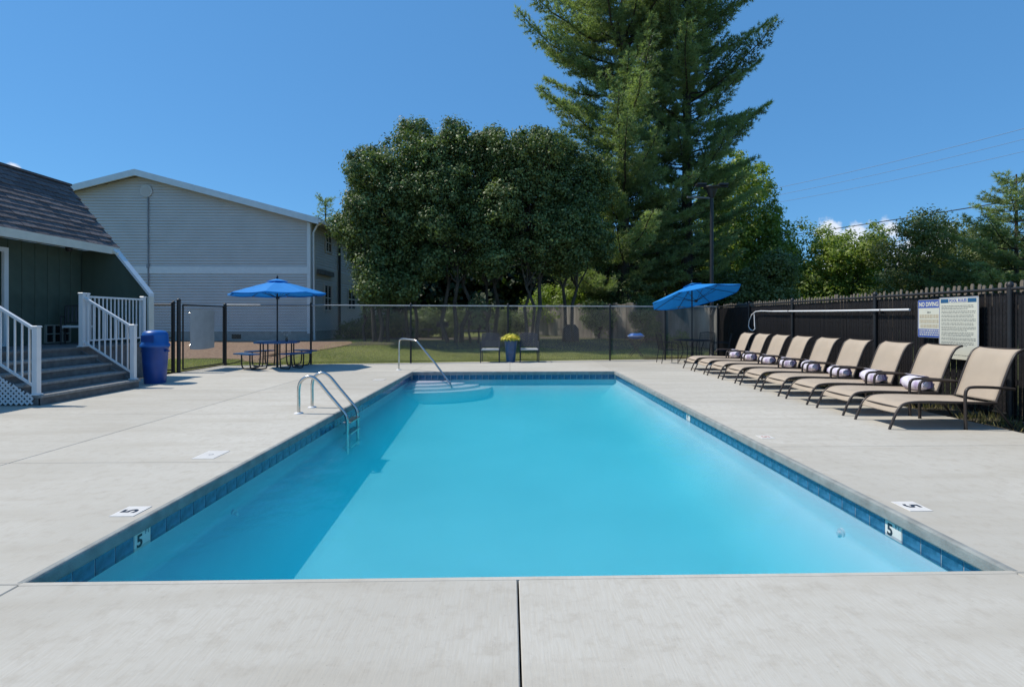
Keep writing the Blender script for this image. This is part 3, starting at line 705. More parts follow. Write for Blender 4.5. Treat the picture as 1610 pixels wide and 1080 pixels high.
Lw(MB().tube([(BXR+.16, BY+.12, gz+.05), (BXR+.12, BY+.12, zE-.55), (BXR+.30, BY+.10, zE-.22), (BXR+.52, BY+.05, zE-.12)], .05, 8)).build('downspout', M_band, whb)
# roof
ov = .52
for s_ in (-1, 1):
    xe = pkx+s_*(half+ov); ze = zE-pitch*ov
    mb = MB().prism([(pkx, zP+.05), (xe, ze+.05), (xe, ze+.17), (pkx, zP+.17)], 'y', BY-.35, BY+BL+.3)
    rf = Lw(mb).build('roof', M_roof, whb)
    Lw(MB().prism([(pkx, zP-.10), (xe, ze-.12), (xe, ze+.165), (pkx, zP+.175)], 'y', BY-.39, BY-.352)).build('rake_board', M_cap, whb)
    Lw(MB().prism([(pkx, zP+.02), (xe, ze+.02), (xe, ze+.048), (pkx, zP+.048)], 'y', BY-.35, BY-.02)).build('soffit', M_band, whb)
    Lw(MB().box(min(xe, xe+s_*.10), max(xe, xe+s_*.10), BY-.38, BY+BL, ze-.04, ze+.10)).build('gutter', M_band, whb)
    Lw(MB().box(min(pkx+s_*half, xe), max(pkx+s_*half, xe), BY-.35, BY+BL, ze-.01, ze+.015)).build('eave_soffit', M_soffit, whb)
vx = WX(231, BY); vz = zB(301, vx)
mb = MB(); mb.tube([(vx, BY-.02, vz), (vx, BY-.06, vz)], .27, 24); Lw(mb).build('gable_vent', M_siding, whb)
for k in range(-3, 4):
    z = vz+k*.062; w = math.sqrt(.2**2-(k*.062)**2) if abs(k*.062) < .2 else .04
    Lw(MB().bar((vx-w, BY-.065, z), (vx+w, BY-.065, z), .02, .03)).build('louvre', M_siding, whb)
mb = MB().tube([(vx+.08, BY-.05, vz-.27), (vx+.09, BY-.05, zB(450, vx))], .028, 6); mb.box(vx+.04, vx+.13, BY-.09, BY-.03, zb0+.25, zb0+.42); Lw(mb).build('conduit', M_greyink, whb)
Lw(MB().box(WX(372, BY)-.2, WX(372, BY)+.2, BY-.03, BY-.011, gz+.12, gz+.32)).build('crawl_vent', M_litter, whb)
# side windows: found on the wall x = BXR
def Yside(px):
    lo, hi = 20, 80
    for _ in range(50):
        mid = (lo+hi)/2
        if WX(px, mid) < BXR: hi = mid
        else: lo = mid
    return lo
def swin(p0, p1, t, b):
    ya, yb = Yside(p0), Yside(p1); ym = (ya+yb)/2
    z1, z0 = WZ(t, BXR, ym), WZ(b, BXR, ym)
    mb = MB(); x = BXR+.03
    mb.box(x, x+.05, ya-.08, ya, z0-.08, z1+.08); mb.box(x, x+.05, yb, yb+.08, z0-.08, z1+.08); mb.box(x, x+.05, ya, yb, z1, z1+.08); mb.box(x, x+.05, ya, yb, z0-.08, z0); mb.box(x-.01, x+.03, ya, yb, (z0+z1)/2-.03, (z0+z1)/2+.03)
    mb.box(x-.01, x+.035, ym-.03, ym+.03, z0, z1)
    w = Lw(mb).build('window', M_siding, whb)
    Lw(MB().box(x-.02, x+.008, ya, yb, z0, z1)).build('pane', M_glass, w)
swin(509, 519, 450, 487); swin(546, 557, 457, 485); swin(511, 519, 368, 396); swin(548, 556, 380, 402)
Lw(MB().box(BXR+.03, BXR+.18, Yside(497), Yside(520), WZ(434, BXR, 25), WZ(427, BXR, 25))).build('side_awning', M_deckgrey, whb)
yd = Yside(531); Lw(MB().tube([(BXR+.10, yd, gz), (BXR+.10, yd, zE-.2)], .06, 6)).build('downspout', M_black, whb)

# ------------------------------------------------------------------ fences
FH = 1.83
def chain_mesh(mb, a, b, h, step=.075, r=.0019, z0=.03):
    a = Vector(a); b = Vector(b); d = b-a; Lr = d.length; u = d/Lr; k = -h
    while k < Lr:
        for s_ in (1, -1):
            p = clip((k, 0) if s_ > 0 else (k+h, 0), (k+h, h) if s_ > 0 else (k, h), [(0, 0), (Lr, 0), (Lr, h), (0, h)])
            if p:
                A = a+u*p[0][0]+Vector((0, 0, z0+p[0][1])); B = a+u*p[1][0]+Vector((0, 0, z0+p[1][1]))
                if (A-B).length > .02: mb.tube([A, B], r, 3, cap=False, smooth=False)
        k += step
    return mb
A = P(354, 574.5); B = Vector((WX(1130, 17.45), 17.45, 0)); G = P(281, 585.7); 
AL = A-Vector((0, 0, 0))
posts = [P(497, 570), P(648, 568), P(796, 567), P(956, 566)]
def online(p): t = (Vector((p.x, p.y, 0))-A).dot(B-A)/(B-A).length_squared; return A.lerp(B, t)
def post(mb_parent, p, h, r=.03, m=M_black, nm='post'):
    MB().tube([p, p+Vector((0, 0, h))], r, 10).build(nm, m, mb_parent)
    MB().lathe([(r*1.15, 0), (r*1.2, .02), (r*.8, .05), (.004, .065)], (p.x, p.y, h), 10).build(nm+'_cap', m, mb_parent)
ft = thing('chain_link_fence', 'long chain link fence with grey top rail between the pool deck and the lawn', 'fence', A)
def rel(v): return Vector(v)-A
for p in [A]+[online(p) for p in posts]+[online(P(1045, 565.5))]:
    post(ft, rel(p), FH if p != A else 1.80, .03 if p != A else .042)
zr = Vector((0, 0, FH-.02))
MB().tube([rel(A)+zr, rel(B)+zr], .021, 8).build('top_rail', M_gal, ft)
MB().tube([rel(A)+Vector((0, 0, .06)), rel(B)+Vector((0, 0, .06))], .006, 6).build('tension_wire', M_black, ft)
chain_mesh(MB(), rel(A), rel(B), FH-.07).build('wire_mesh', M_wire, ft, fix=False)
# gate run, from the corner towards the clubhouse
gt = thing('fence_gate', 'black framed chain link gate section left of the picnic table', 'gate', G)
def relG(v): return Vector(v)-G
post(gt, relG(G), 1.86, .045); post(gt, relG(G+Vector((-.13, .0, 0))), 1.80, .03, nm='hinge_post')
fa = G+Vector((.02, .14, 0)); fb = A+Vector((0, -.10, 0))
mb = MB()
for zz in (.07, 1.76): mb.tube([relG(fa)+Vector((0, 0, zz)), relG(fb)+Vector((0, 0, zz))], .02, 8)
for q in (fa, fb): mb.tube([relG(q)+Vector((0, 0, .07)), relG(q)+Vector((0, 0, 1.76))], .02, 8)
mb.build('gate_frame', M_black, gt)
chain_mesh(MB(), relG(fa), relG(fb), 1.67, z0=.08).build('wire_mesh', M_wire, gt, fix=False)
lf = thing('side_fence', 'short chain link fence section between the trash can and the gate post', 'fence', G+Vector((-.16, 0, 0)))
Lend = Vector((-1.0, .05, 0))
for zz in (.07, .90, 1.76): MB().tube([Vector((0, 0, zz)), Lend+Vector((0, 0, zz))], .018, 8).build('rail', M_black, lf)
post(lf, Vector((0, 0, 0)), 1.78, .03); post(lf, Lend, 1.78, .03)
chain_mesh(MB(), (0, 0, 0), Lend, 1.70).build('wire_mesh', M_wire, lf, fix=False)
# panel hung on gate
pb_ = thing('gate_panel', 'blank pale grey panel wired to the chain link gate', 'panel', G)
dg_ = (fb-fa).normalized(); nrmg = Vector((dg_.y, -dg_.x, 0))
def at_gate(px):
    lo, hi = 0., 1.
    for _ in range(40):
        m_ = (lo+hi)/2; q = fa.lerp(fb, m_)
        if WX(px, q.y) > q.x: lo = m_
        else: hi = m_
    return fa.lerp(fb, lo)
q0, q1 = at_gate(297), at_gate(335)
mb = MB(); nseg = 8; V = []
zb_, zt2 = .58, 1.64
for i in range(nseg+1):
    f = i/nseg; q = q0.lerp(q1, f)+nrmg*(.03+.02*math.sin(f*math.pi))-G
    for dn in (0, .006):
        for z in (zb_-.03*math.sin(f*3), zt2): V.append(tuple(q+nrmg*dn+Vector((0, 0, z))))
Fc = []
for i in range(nseg):
    o = i*4; Fc += [(o, o+4, o+5, o+1), (o+2, o+3, o+7, o+6), (o+1, o+5, o+7, o+3), (o, o+2, o+6, o+4)]
Fc += [(0, 1, 3, 2), (nseg*4, nseg*4+2, nseg*4+3, nseg*4+1)]
mb.add(V, Fc); mb.build('panel_sheet', M_board, pb_)
for q in (q0, q1): 
    for z in (.7, 1.55): MB().tube([q-G+Vector((0, 0, z)), q-G+nrmg*.045+Vector((0, 0, z))], .008, 6).build('tie', M_steel, pb_)

# black slat fence, right
FX0 = Vector((6.78, 1.5, 0)); FX1 = Vector((B.x, B.y, 0))
sf = thing('slat_fence', 'tall chain link fence filled with black vertical privacy slats behind the loungers', 'fence', FX1)
u = (FX0-FX1).normalized(); LR = (FX0-FX1).length
yawf = math.atan2(u.y, u.x)
sme = MB().cbox(-.0225, .0225, -.88, .88, 0, .012, .004).mesh('slat', M_slat)
ns = 290; pitchs = LR/ns
for k in range(ns):
    p = u*((k+.5)*pitchs)
    inst('slat', sme, sf, (p.x+random.uniform(-.003, .003), p.y, .885+random.uniform(-.012, .008)), (R(90), random.uniform(-.006, .006), yawf+math.pi+0*1), (1, 1, 1))
for d in (0.0, 2.45, 4.9, 7.9, 10.6, 13.2, 15.6):
    pp = u*d; post(sf, Vector((pp.x-.035, pp.y, 0)), FH+.02, .036)
MB().tube([Vector((-.03, 0, FH-.02)), u*LR+Vector((-.03, 0, FH-.02))], .023, 8).build('top_rail', M_black, sf)
MB().tube([Vector((-.02, 0, .08)), u*LR+Vector((-.02, 0, .08))], .008, 6).build('tension_wire', M_black, sf)
chain_mesh(MB(), Vector((-.014, 0, 0)), u*LR+Vector((-.014, 0, 0)), FH-.09, step=.075, r=.0025).build('wire_mesh', M_black, sf, fix=False)
# wooden picket fence standing right behind it
pf = thing('picket_fence', 'weathered wooden picket fence whose pointed tops show above the black slat fence', 'fence', FX1+Vector((.16, 0, 0)))
pmes = []
for hh in (0, .03, -.03, .05):
    mb = MB(); w = .026; t = .018; H2 = 1.90+hh*.7
    mb.add([(x, y, z) for y in (-t/2, t/2) for x, z in ((-w, 0), (w, 0), (w, H2-.035), (w*.45, H2), (-w*.45, H2), (-w, H2-.035))],
           [(5, 4, 3, 2, 1, 0), (6, 7, 8, 9, 10, 11)]+[(i, (i+1) % 6, 6+(i+1) % 6, 6+i) for i in range(6)])
    pmes.append(mb.mesh('picket', M_picket))
d = 0.05
while d < LR-.3:
    p = u*d; inst('picket', pmes[0 if random.random() < .5 else random.randrange(4)], pf, (p.x, p.y, 0), (0, random.uniform(-.012, .012), yawf)); d += .112
for z in (.5, 1.55): MB().bar(Vector((.035, 0, z)), u*(LR-.3)+Vector((.035, 0, z)), .035, .08).build('cross_rail', M_picket, pf)

# rescue hook on fence
def fpt(y, z, off=-.09):  # point in front of the slat fence at depth y
    t = (y-FX1.y)/(FX0.y-FX1.y); q = FX1.lerp(FX0, t); return Vector((q.x+off, y, z))
def Yfence(px):
    lo, hi = 2, 18
    for _ in range(40):
        m_ = (lo+hi)/2; q = fpt(m_, 0)
        if WX(px, m_) > q.x: lo = m_
        else: hi = m_
    # larger y -> WX grows; solve WX(px,y)=x
    return lo
def Yf(px):
    best = min(np.linspace(2.2, 17.4, 1500), key=lambda y: abs(WX(px, y)-fpt(y, 0).x)); return float(best)
hk = thing('rescue_hook', 'long white life hook pole hung level on the black slat fence', 'life hook', fpt(Yf(1430), 0))
o0 = fpt(Yf(1430), 0)
def hz(px, py): y = Yf(px); q = fpt(y, 0); return Vector((q.x, q.y, WZ(py, q.x, q.y)))-o0
MB().tube([hz(1430, 487), hz(1300, 489), hz(1215, 489.5)], .02, 8).build('pole', M_white, hk)
MB().tube([hz(1215, 489.5), hz(1196, 489), hz(1188, 490), hz(1182, 495), hz(1178, 504), hz(1177, 513), hz(1180, 518.5), hz(1184, 520), hz(1187.5, 517), hz(1186.5, 512), hz(1186, 494)], .015, 8).build('crook', M_white, hk)
for px in (1240, 1385): 
    q = hz(px, 489); MB().box(q.x-.02, q.x+.06, q.y-.012, q.y+.012, q.z-.05, q.z+.03).build('bracket', M_black, hk)

# signs on the fence (facing -X)
rotS = (R(90), 0, R(-90)-(u.angle(Vector((0, -1, 0)))*0))
tilt = math.atan2(u.x, -u.y)
def sign(name, label, pL, pR, zt_, zb_, off, build):
    y0, y1 = Yf(pL), Yf(pR); w = abs((fpt(y0, 0)-fpt(y1, 0)).length); ym = (y0+y1)/2
    c = fpt(ym, (zt_+zb_)/2, off); h = zt_-zb_
    t = thing(name, label, 'sign', (c.x, c.y, c.z), tilt+R(-90), 'signs on the black slat fence')
    # local frame: x to the right as read, z up, -y towards the reader
    n = 6; r = .025; poly = []
    for (cx_, cz_, a0) in ((w/2-r, h/2-r, 0), (-w/2+r, h/2-r, 90), (-w/2+r, -h/2+r, 180), (w/2-r, -h/2+r, 270)):
        for k in range(n): a = R(a0+90*k/(n-1)); poly.append((cx_+r*math.cos(a), cz_+r*math.sin(a)))
    MB().prism(poly, 'y', 0, .006).build('sign_plate', M_signw, t)
    build(t, w, h); return t
def strip(t, x0, x1, z0, z1, m, nm='print', d=.0015): MB().box(x0, x1, -d, -.0003, z0, z1).build(nm, m, t)
def txt(t, s, size, m, x, z, sx=1, bold=0, d=.0025, fit=None):
    me = text_me(s, size, m, bold, .0006)
    if fit: xsv = [v.co.x for v in me.vertices]; sx = fit/(max(xsv)-min(xsv))
    inst('lettering', me, t, (x, -d, z), (R(90), 0, 0), (sx, 1, 1))
def lines(t, x0, x1, z0, z1, n, m, th=.5, seed=1):
    rr = random.Random(seed); mb = MB(); dz = (z1-z0)/n
    for k in range(n):
        z = z1-(k+.5)*dz; x = x0; end = x1-rr.random()*.25*(x1-x0)*(k % 3 == 2)
        while x < end:
            w = rr.uniform(.012, .05); 
            mb.box(x, min(x+w, end), -.0015, -.0004, z-dz*th/2, z+dz*th/2); x += w+.010
    mb.build('print', m, t)
def sgn1(t, w, h):
    b = .012
    for x0, x1, z0, z1 in ((-w/2+.006, w/2-.006, h/2-b-.004, h/2-.004), (-w/2+.006, w/2-.006, -h/2+.004, -h/2+b+.004), (-w/2+.006, -w/2+b+.004, -h/2+b+.004, h/2-b-.004), (w/2-b-.004, w/2-.006, -h/2+b+.004, h/2-b-.004)): strip(t, x0, x1, z0, z1, M_signblue)
    strip(t, -w/2+.016, w/2-.016, h/2-.135, h/2-.018, M_signblue, 'header_print')
    txt(t, 'NO DIVING', .098, M_signw, -w*.04, h/2-.078, None, .0035, fit=w*.80)
    lines(t, -w*.10, w*.06, h*.13, h*.20, 1, M_signgrey, .6, 2)
    lines(t, -w*.42, w*.42, h*.00, h*.12, 1, M_signtan, .8, 5); lines(t, -w*.42, w*.42, -h*.13, -h*.01, 1, M_signtan, .8, 7); lines(t, -w*.38, w*.38, -h*.25, -h*.14, 1, M_signtan, .8, 9)
    strip(t, -w/2+.016, w/2-.016, -h/2+.018, -h/2+.14, M_signblue, 'footer_print')
    mb = MB(); rr = random.Random(4)
    for k, z in enumerate((-h/2+.115, -h/2+.08, -h/2+.045)):
        x = -w*.42
        while x < w*.4: ww = rr.uniform(.015, .04); mb.box(x, x+ww, -.0028, -.0016, z-.010, z+.010); x += ww+.012
    mb.build('print', M_signw, t)
def sgn2(t, w, h):
    strip(t, -w*.45, w*.45, h/2-.085, h/2-.025, M_signnavy, 'header_print')
    strip(t, -w*.24, w*.24, h/2-.088, h/2-.022, M_signw, 'header_print', .0022)
    txt(t, 'POOL RULES', .062, M_signblue, 0, h/2-.055, None, .002, .003, fit=w*.44)
    zz = h/2-.12; blocks = [3, 2, 2, 2, 2, 3, 3, 2, 3]; s_ = 11
    for i, nb in enumerate(blocks):
        hh = .024*nb; lines(t, -w*.43, w*(.43 if i % 2 else .38), zz-hh, zz, nb, M_signgrey, .5, s_+i); zz -= hh+.013
    lines(t, -w*.1, w*.35, -h/2+.05, -h/2+.075, 1, M_signgrey, .4, 77)
    b = .006
    for x0, x1, z0, z1 in ((-w/2+.008, w/2-.008, h/2-b-.006, h/2-.006), (-w/2+.008, -w/2+b+.008, -h/2+.01, h/2-b-.006), (w/2-b-.008, w/2-.008, -h/2+.01, h/2-b-.006)): strip(t, x0, x1, z0, z1, M_signblue)
sign('no_diving_sign', 'small white and blue NO DIVING sign on the black slat fence', 1443, 1481, 1.71, 1.09, -.09, sgn1)
sign('pool_rules_sign', 'tall cream POOL RULES sign with grey text on the black slat fence', 1479, 1541, 1.73, .78, -.115, sgn2)

# ------------------------------------------------------------------ loungers
def smooth_path(pts, n=5):
    pts = [Vector(p) for p in pts]; out = []
    for i in range(len(pts)-1):
        p0, p1, p2, p3 = pts[max(i-1, 0)], pts[i], pts[i+1], pts[min(i+2, len(pts)-1)]
        for k in range(n):
            t = k/n; out.append(.5*((2*p1)+(p2-p0)*t+(2*p0-5*p1+4*p2-p3)*t*t+(3*p1-p0-3*p2+p3)*t*t*t))
    out.append(pts[-1]); return out
def sling(prof_, hw, sag, th=.006):
    pp = smooth_path([(x, 0, z) for x, z in prof_], 4); ny = 8; V = []; m = len(pp)
    for lay in (0, 1):
        for i, p in enumerate(pp):
            for j in range(ny+1):
                v = -1+2*j/ny; s_ = sag*(1-v*v); t = (pp[min(i+1, m-1)]-pp[max(i-1, 0)]).normalized(); nrm_ = Vector((-t.z, 0, t.x))
                q = p-nrm_*(s_+lay*th); V.append((q.x, v*hw, q.z))
    def id_(l, i, j): return l*m*(ny+1)+i*(ny+1)+j
    Fq = [(id_(0, i, j), id_(0, i, j+1), id_(0, i+1, j+1), id_(0, i+1, j)) for i in range(m-1) for j in range(ny)]
    Fq += [(id_(1, i, j), id_(1, i+1, j), id_(1, i+1, j+1), id_(1, i, j+1)) for i in range(m-1) for j in range(ny)]
    for j in (0, ny): Fq += [(id_(0, i, j), id_(0, i+1, j), id_(1, i+1, j), id_(1, i, j)) for i in range(m-1)]
    for i in (0, m-1): Fq += [(id_(0, i, j), id_(0, i, j+1), id_(1, i, j+1), id_(1, i, j)) for j in range(ny)]
    return MB().add(V, Fq, True)
def make_lounger():
    t = thing('sun_lounger', '', 'sun lounger', (0, 0, 0), 0, 'tan sling loungers lined up along the black fence')
    hw = .315
    railp = [(.0, .0), (.045, .11), (.10, .225), (.16, .30), (.26, .335), (.5, .345), (.9, .335), (1.40, .325)]
    backp = [(1.40, .335), (1.455, .48), (1.53, .68), (1.60, .85), (1.665, .955), (1.76, 1.005)]
    for s_ in (-1, 1):
        MB().tube(smooth_path([(x, s_*(hw+.004), z) for x, z in railp], 3), .0165, 8).build('side_rail', M_bronze, t)
        MB().tube(smooth_path([(x, s_*(hw-.012), z) for x, z in backp], 3), .0155, 8).build('back_post', M_bronze, t)
        MB().tube(smooth_path([(.95, s_*(hw+.045), 0), (.945, s_*(hw+.045), .25), (.945, s_*(hw+.045), .44), (.975, s_*(hw+.045), .515), (1.06, s_*(hw+.045), .535), (1.30, s_*(hw+.045), .53), (1.60, s_*(hw+.03), .505)], 4), .0185, 8).build('arm', M_bronze, t)
        MB().tube([(1.36, s_*(hw+.005), .315), (1.45, s_*(hw+.005), .20), (1.60, s_*(hw+.005), 0)], .016, 8).build('rear_leg', M_bronze, t)
        MB().lathe([(.021, 0), (.021, .02)], (.95, s_*(hw+.045), 0), 10).build('foot_cap', M_black, t)
    for x, z in ((.14, .265), (.72, .315), (1.30, .30)): MB().tube([(x, -hw, z), (x, hw, z)], .013, 8).build('cross_bar', M_bronze, t)
    MB().tube([(1.755, -hw, 1.0), (1.755, hw, 1.0)], .0145, 8).build('back_bar', M_bronze, t)
    sling([(.085, .205), (.14, .285), (.25, .343), (.5, .356), (.9, .345), (1.385, .333)], hw-.004, .018).build('seat_sling', M_sling, t)
    sling([(1.40, .345), (1.455, .49), (1.53, .69), (1.60, .86), (1.66, .958), (1.752, 1.012)], hw-.022, .012).build('back_sling', M_sling, t)
    return t
def make_towel(loc, label, seed):
    t = thing('rolled_towel', label, 'towel', loc, 0, 'rolled towels on the loungers')
    mb = MB(); n = 26; m = 14; V = []
    rr = random.Random(seed); ph = rr.random()*6
    for i in range(m+1):
        f = i/m; y = -.21+.42*f; e = (1-abs(2*f-1)**5)**.5 if 0 < f < 1 else .62
        for k in range(n):
            a = 2*math.pi*k/n; r_ = .098*(max(e, .62))*(1+.07*noise.noise(Vector((f*4+ph, math.cos(a)*1.5, math.sin(a)*1.5)))+.03*math.sin(a*2+ph))
            V.append((r_*math.cos(a)*1.1, y+.012*math.sin(a*3+ph), .092+r_*math.sin(a)*.95))
    mb.add(V, [(i*n+k, i*n+(k+1) % n, (i+1)*n+(k+1) % n, (i+1)*n+k) for i in range(m) for k in range(n)], True)
    mb.add(V[:n], [tuple(reversed(range(n)))]); mb.add(V[-n:], [tuple(range(n))])
    mb.build('towel_roll', M_towel, t)
    # loose outer flap and spiral ends
    fl = MB(); V = []
    for i in range(9):
        a = R(100-16*i); 
        for y in (-.19, .19): V.append((.113*math.cos(a), y, .092+.106*math.sin(a)))
    fl.add(V, [(2*i, 2*i+1, 2*i+3, 2*i+2) for i in range(8)], True); fl.build('towel_flap', M_towel, t, fix=False)
    for s_ in (-1, 1):
        MB().tube([(.012*k*.55*math.cos(k*.9), s_*.213, .092+.012*k*.5*math.sin(k*.9)) for k in range(1, 12)], .006, 5).build('roll_end', M_towel, t)
    return t
proto = make_lounger()
feet = [(1400, 676), (1329, 654), (1270, 637.5), (1224, 623), (1189, 612), (1157.8, 603.3), (1130, 596.7), (1107.8, 590), (1085.6, 584)]
words = ['nearest tan lounger, the only one without a towel on its seat', 'second tan lounger from the near end, in front of the cream pool rules sign',
         'third tan lounger from the near end, just left of the no diving sign', 'fourth tan lounger from the near end of the row by the black fence',
         'middle tan lounger of the row of nine by the black fence', 'fourth tan lounger counted from the umbrella end of the row',
         'third tan lounger counted from the umbrella end of the row', 'second tan lounger counted from the umbrella end of the row',
         'farthest tan lounger, at the end of the row nearest the tilted umbrella']
for i, (px, py) in enumerate(feet):
    p = P(px, py); o = proto if i == 0 else copy_tree(proto)
    yk = 6.33+.915*i+.315; xk = 4.80+.012*i
    rz = random.uniform(-.012, .012) if i else 0
    o.location = (xk, yk, 0); o.rotation_euler = (0, 0, rz); o['label'] = words[i]
    if i:
        dx = 1.315; lab = 'rolled lavender and white towel on the '+['', 'second', 'third', 'fourth', 'middle (fifth)', 'sixth', 'seventh', 'eighth', 'farthest'][i]+' lounger from the near end'
        if i == 4: lab = 'rolled lavender and white towel on the middle lounger of the nine'
        if i == 8: lab = 'rolled lavender and white towel on the farthest lounger beside the tilted umbrella'
        tw = make_towel((xk+dx*math.cos(rz), yk+dx*math.sin(rz)+random.uniform(-.04, .04), .322), lab, i); tw.rotation_euler = (0, 0, rz+random.uniform(-.06, .06)); tw.scale = (1.0, random.uniform(.9, 1.1), random.uniform(1.0, 1.2))

# ------------------------------------------------------------------ pool ladder and rails
py_ = [P(467, 650).y, P(492, 640.5).y]
lad = thing('pool_ladder', 'stainless steel pool ladder with two curved grab rails on the left pool edge', 'ladder', (-3.12, (py_[0]+py_[1])/2, 0))
hwid = (py_[1]-py_[0])/2
for s_ in (-1, 1):
    pts = [(0, 0), (0, .18), (0, .36), (.03, .47), (.11, .535), (.20, .535), (.29, .47), (.42, .31), (.55, .155), (.66, .02), (.70, -.06), (.71, -.2), (.71, -.8)]
    MB().tube(smooth_path([(x, s_*hwid, z) for x, z in pts], 4), .024, 12).build('grab_rail', M_steel, lad)
    MB().lathe([(.065, 0), (.062, .012), (.03, .02)], (0, s_*hwid, .001), 20).build('escutcheon', M_white, lad)
for z in (-.135, -.30, -.50): MB().cbox(.64, .76, -hwid+.02, hwid-.02, z-.025, z, .006).build('step', M_steel, lad)
hr = P(627, 581.5); h0 = hr
hrl = thing('step_handrail', 'stainless steel handrail leading down into the far left pool corner', 'handrail', hr)
pe = Vector((-1.45, 12.75, 0))-hr; 
def hp(f, z): return (pe.x*f, pe.y*f, z)
MB().tube(smooth_path([hp(0, 0), hp(.005, .4), hp(.01, .76), hp(.04, .835), hp(.12, .85), hp(.30, .83), hp(.36, .80), hp(.40, .74)], 4)+[Vector(hp(.7, .26)), Vector(hp(.97, -.22)), Vector(hp(1.0, -.34))], .024, 12).build('rail', M_steel, hrl)
MB().lathe([(.07, 0), (.065, .012), (.03, .02)], (0, 0, .001), 20).build('escutcheon', M_white, hrl)

# ------------------------------------------------------------------ umbrellas
def make_umbrella(t, R_, zr_, za, pole_h, axis, pole_base, rim_drop=.04, n=8, vent=True, pole_top=None, rot0=0.2):
    ax = Vector(axis).normalized(); q = Vector((0, 0, 1)).rotation_difference(ax)
    top = Vector((0, 0, za)); hub = top
    def loc(v): return tuple(hub+q @ Vector(v))
    hgt = za-zr_; V = [loc((0, 0, 0))]; rings = 5
    mb = MB(); V = []; seg = n*6
    for i in range(1, rings+1):
        f = i/rings
        for k in range(seg):
            a = 2*math.pi*k/seg+rot0; m_ = (k % 6)/6; flat = math.cos(math.pi/n)/math.cos((m_-.5)*2*math.pi/n)
            sag = .045*math.sin(m_*math.pi)*f
            r_ = R_*f*flat; V.append(loc((r_*math.cos(a), r_*math.sin(a), -hgt*(f**1.08)-sag*.6)))
    V0 = len(V); V.append(loc((0, 0, 0)))
    Fq = [((i-1)*seg+k, (i-1)*seg+(k+1) % seg, i*seg+(k+1) % seg, i*seg+k) for i in range(1, rings) for k in range(seg)]
    Fq += [(V0, k, (k+1) % seg) for k in range(seg)]
    # short hanging valance
    rimv = []
    for k in range(seg):
        v = Vector(V[(rings-1)*seg+k]); d = q @ Vector((0, 0, -rim_drop)); rimv.append(tuple(v+d))
    o_ = len(V); V += rimv
    Fq += [((rings-1)*seg+k, (rings-1)*seg+(k+1) % seg, o_+(k+1) % seg, o_+k) for k in range(seg)]
    mb.add(V, Fq, False); can = mb.build('canopy', M_bluefab, t, fix=False)
    if vent:
        mb = MB(); V = [loc((0, 0, .05))]
        for k in range(n): a = 2*math.pi*k/n+rot0; V.append(loc((.30*math.cos(a), .30*math.sin(a), -hgt*.20+.045)))
        mb.add(V, [(0, k+1, (k+1) % n+1) for k in range(n)]); mb.build('vent_cap', M_bluefab, can, fix=False)
    for k in range(n):
        a = 2*math.pi*k/n+rot0; c_, s__ = math.cos(a), math.sin(a)
        MB().tube([loc((.02*c_, .02*s__, -.03)), loc((R_*.98*c_, R_*.98*s__, -hgt-.035))], .009, 6).build('rib', M_black, t)
        MB().tube([loc((.03*c_, .03*s__, -hgt-.12)), loc((R_*.52*c_, R_*.52*s__, -hgt*.53-.045))], .007, 6).build('strut', M_black, t)
    MB().lathe([(.045, -.02), (.05, .02), (.035, .06)], loc((0, 0, -hgt-.14)), 12).build('runner', M_black, t)
    MB().tube([pole_base, (0, 0, za-hgt-.25), loc((0, 0, .02))], .021, 10).build('pole', M_black, t)
    MB().lathe([(.02, 0), (.032, .03), (.028, .07), (.012, .1), (.001, .13)], loc((0, 0, .03)), 10).build('finial', M_black, t)
T1 = P(436, 577.5)
um = thing('patio_umbrella', 'open royal blue umbrella standing upright through the blue picnic table', 'umbrella', T1, 0, 'blue patio umbrellas')
make_umbrella(um, 1.31, 2.12, 2.50, 0, (-.02, 0, 1), (0, 0, .03))
tb = thing('picnic_table', 'round blue coated steel picnic table with attached benches on black tube legs', 'picnic table', T1, R(12))
mb = MB(); n = 8
top = [(.60*math.cos(math.pi/8+math.pi/4*k), .60*math.sin(math.pi/8+math.pi/4*k)) for k in range(8)]
mb.prism(top, 'z', .725, .75); mb.build('table_top', M_bluecoat, tb)
mb = MB(); 
for k in range(8): a, b = top[k], top[(k+1) % 8]; mb.bar((a[0], a[1], .725), (b[0], b[1], .725), .03, .05)
mb.build('table_rim', M_bluecoat, tb)
MB().tube([(0, 0, .0), (0, 0, .72)], .032, 10).build('umbrella_sleeve', M_black, tb)
for k in range(4):
    a = math.pi/2*k+math.pi/4; ca, sa = math.cos(a), math.sin(a)
    def rp(r, s_, z): return (r*ca-s_*sa, r*sa+s_*ca, z)
    bp_ = [rp(.78, -.42, 0), rp(.78, .42, 0), rp(1.06, .36, 0), rp(1.06, -.36, 0)]
    MB().add([(x, y, .42) for x, y, _ in bp_]+[(x, y, .455) for x, y, _ in bp_], [(3, 2, 1, 0), (4, 5, 6, 7)]+[(i, (i+1) % 4, 4+(i+1) % 4, 4+i) for i in range(4)]).build('bench_seat', M_bluecoat, tb)
    for s_ in (-.20, .20):
        MB().tube(smooth_path([rp(.40, s_*.9, .71), rp(.40, s_*.9, .35), rp(.43, s_*.9, .07), rp(.50, s_, .022), rp(.80, s_, .022), rp(.89, s_, .06), rp(.92, s_, .20), rp(.92, s_, .42)], 3), .019, 8).build('leg', M_black, tb)
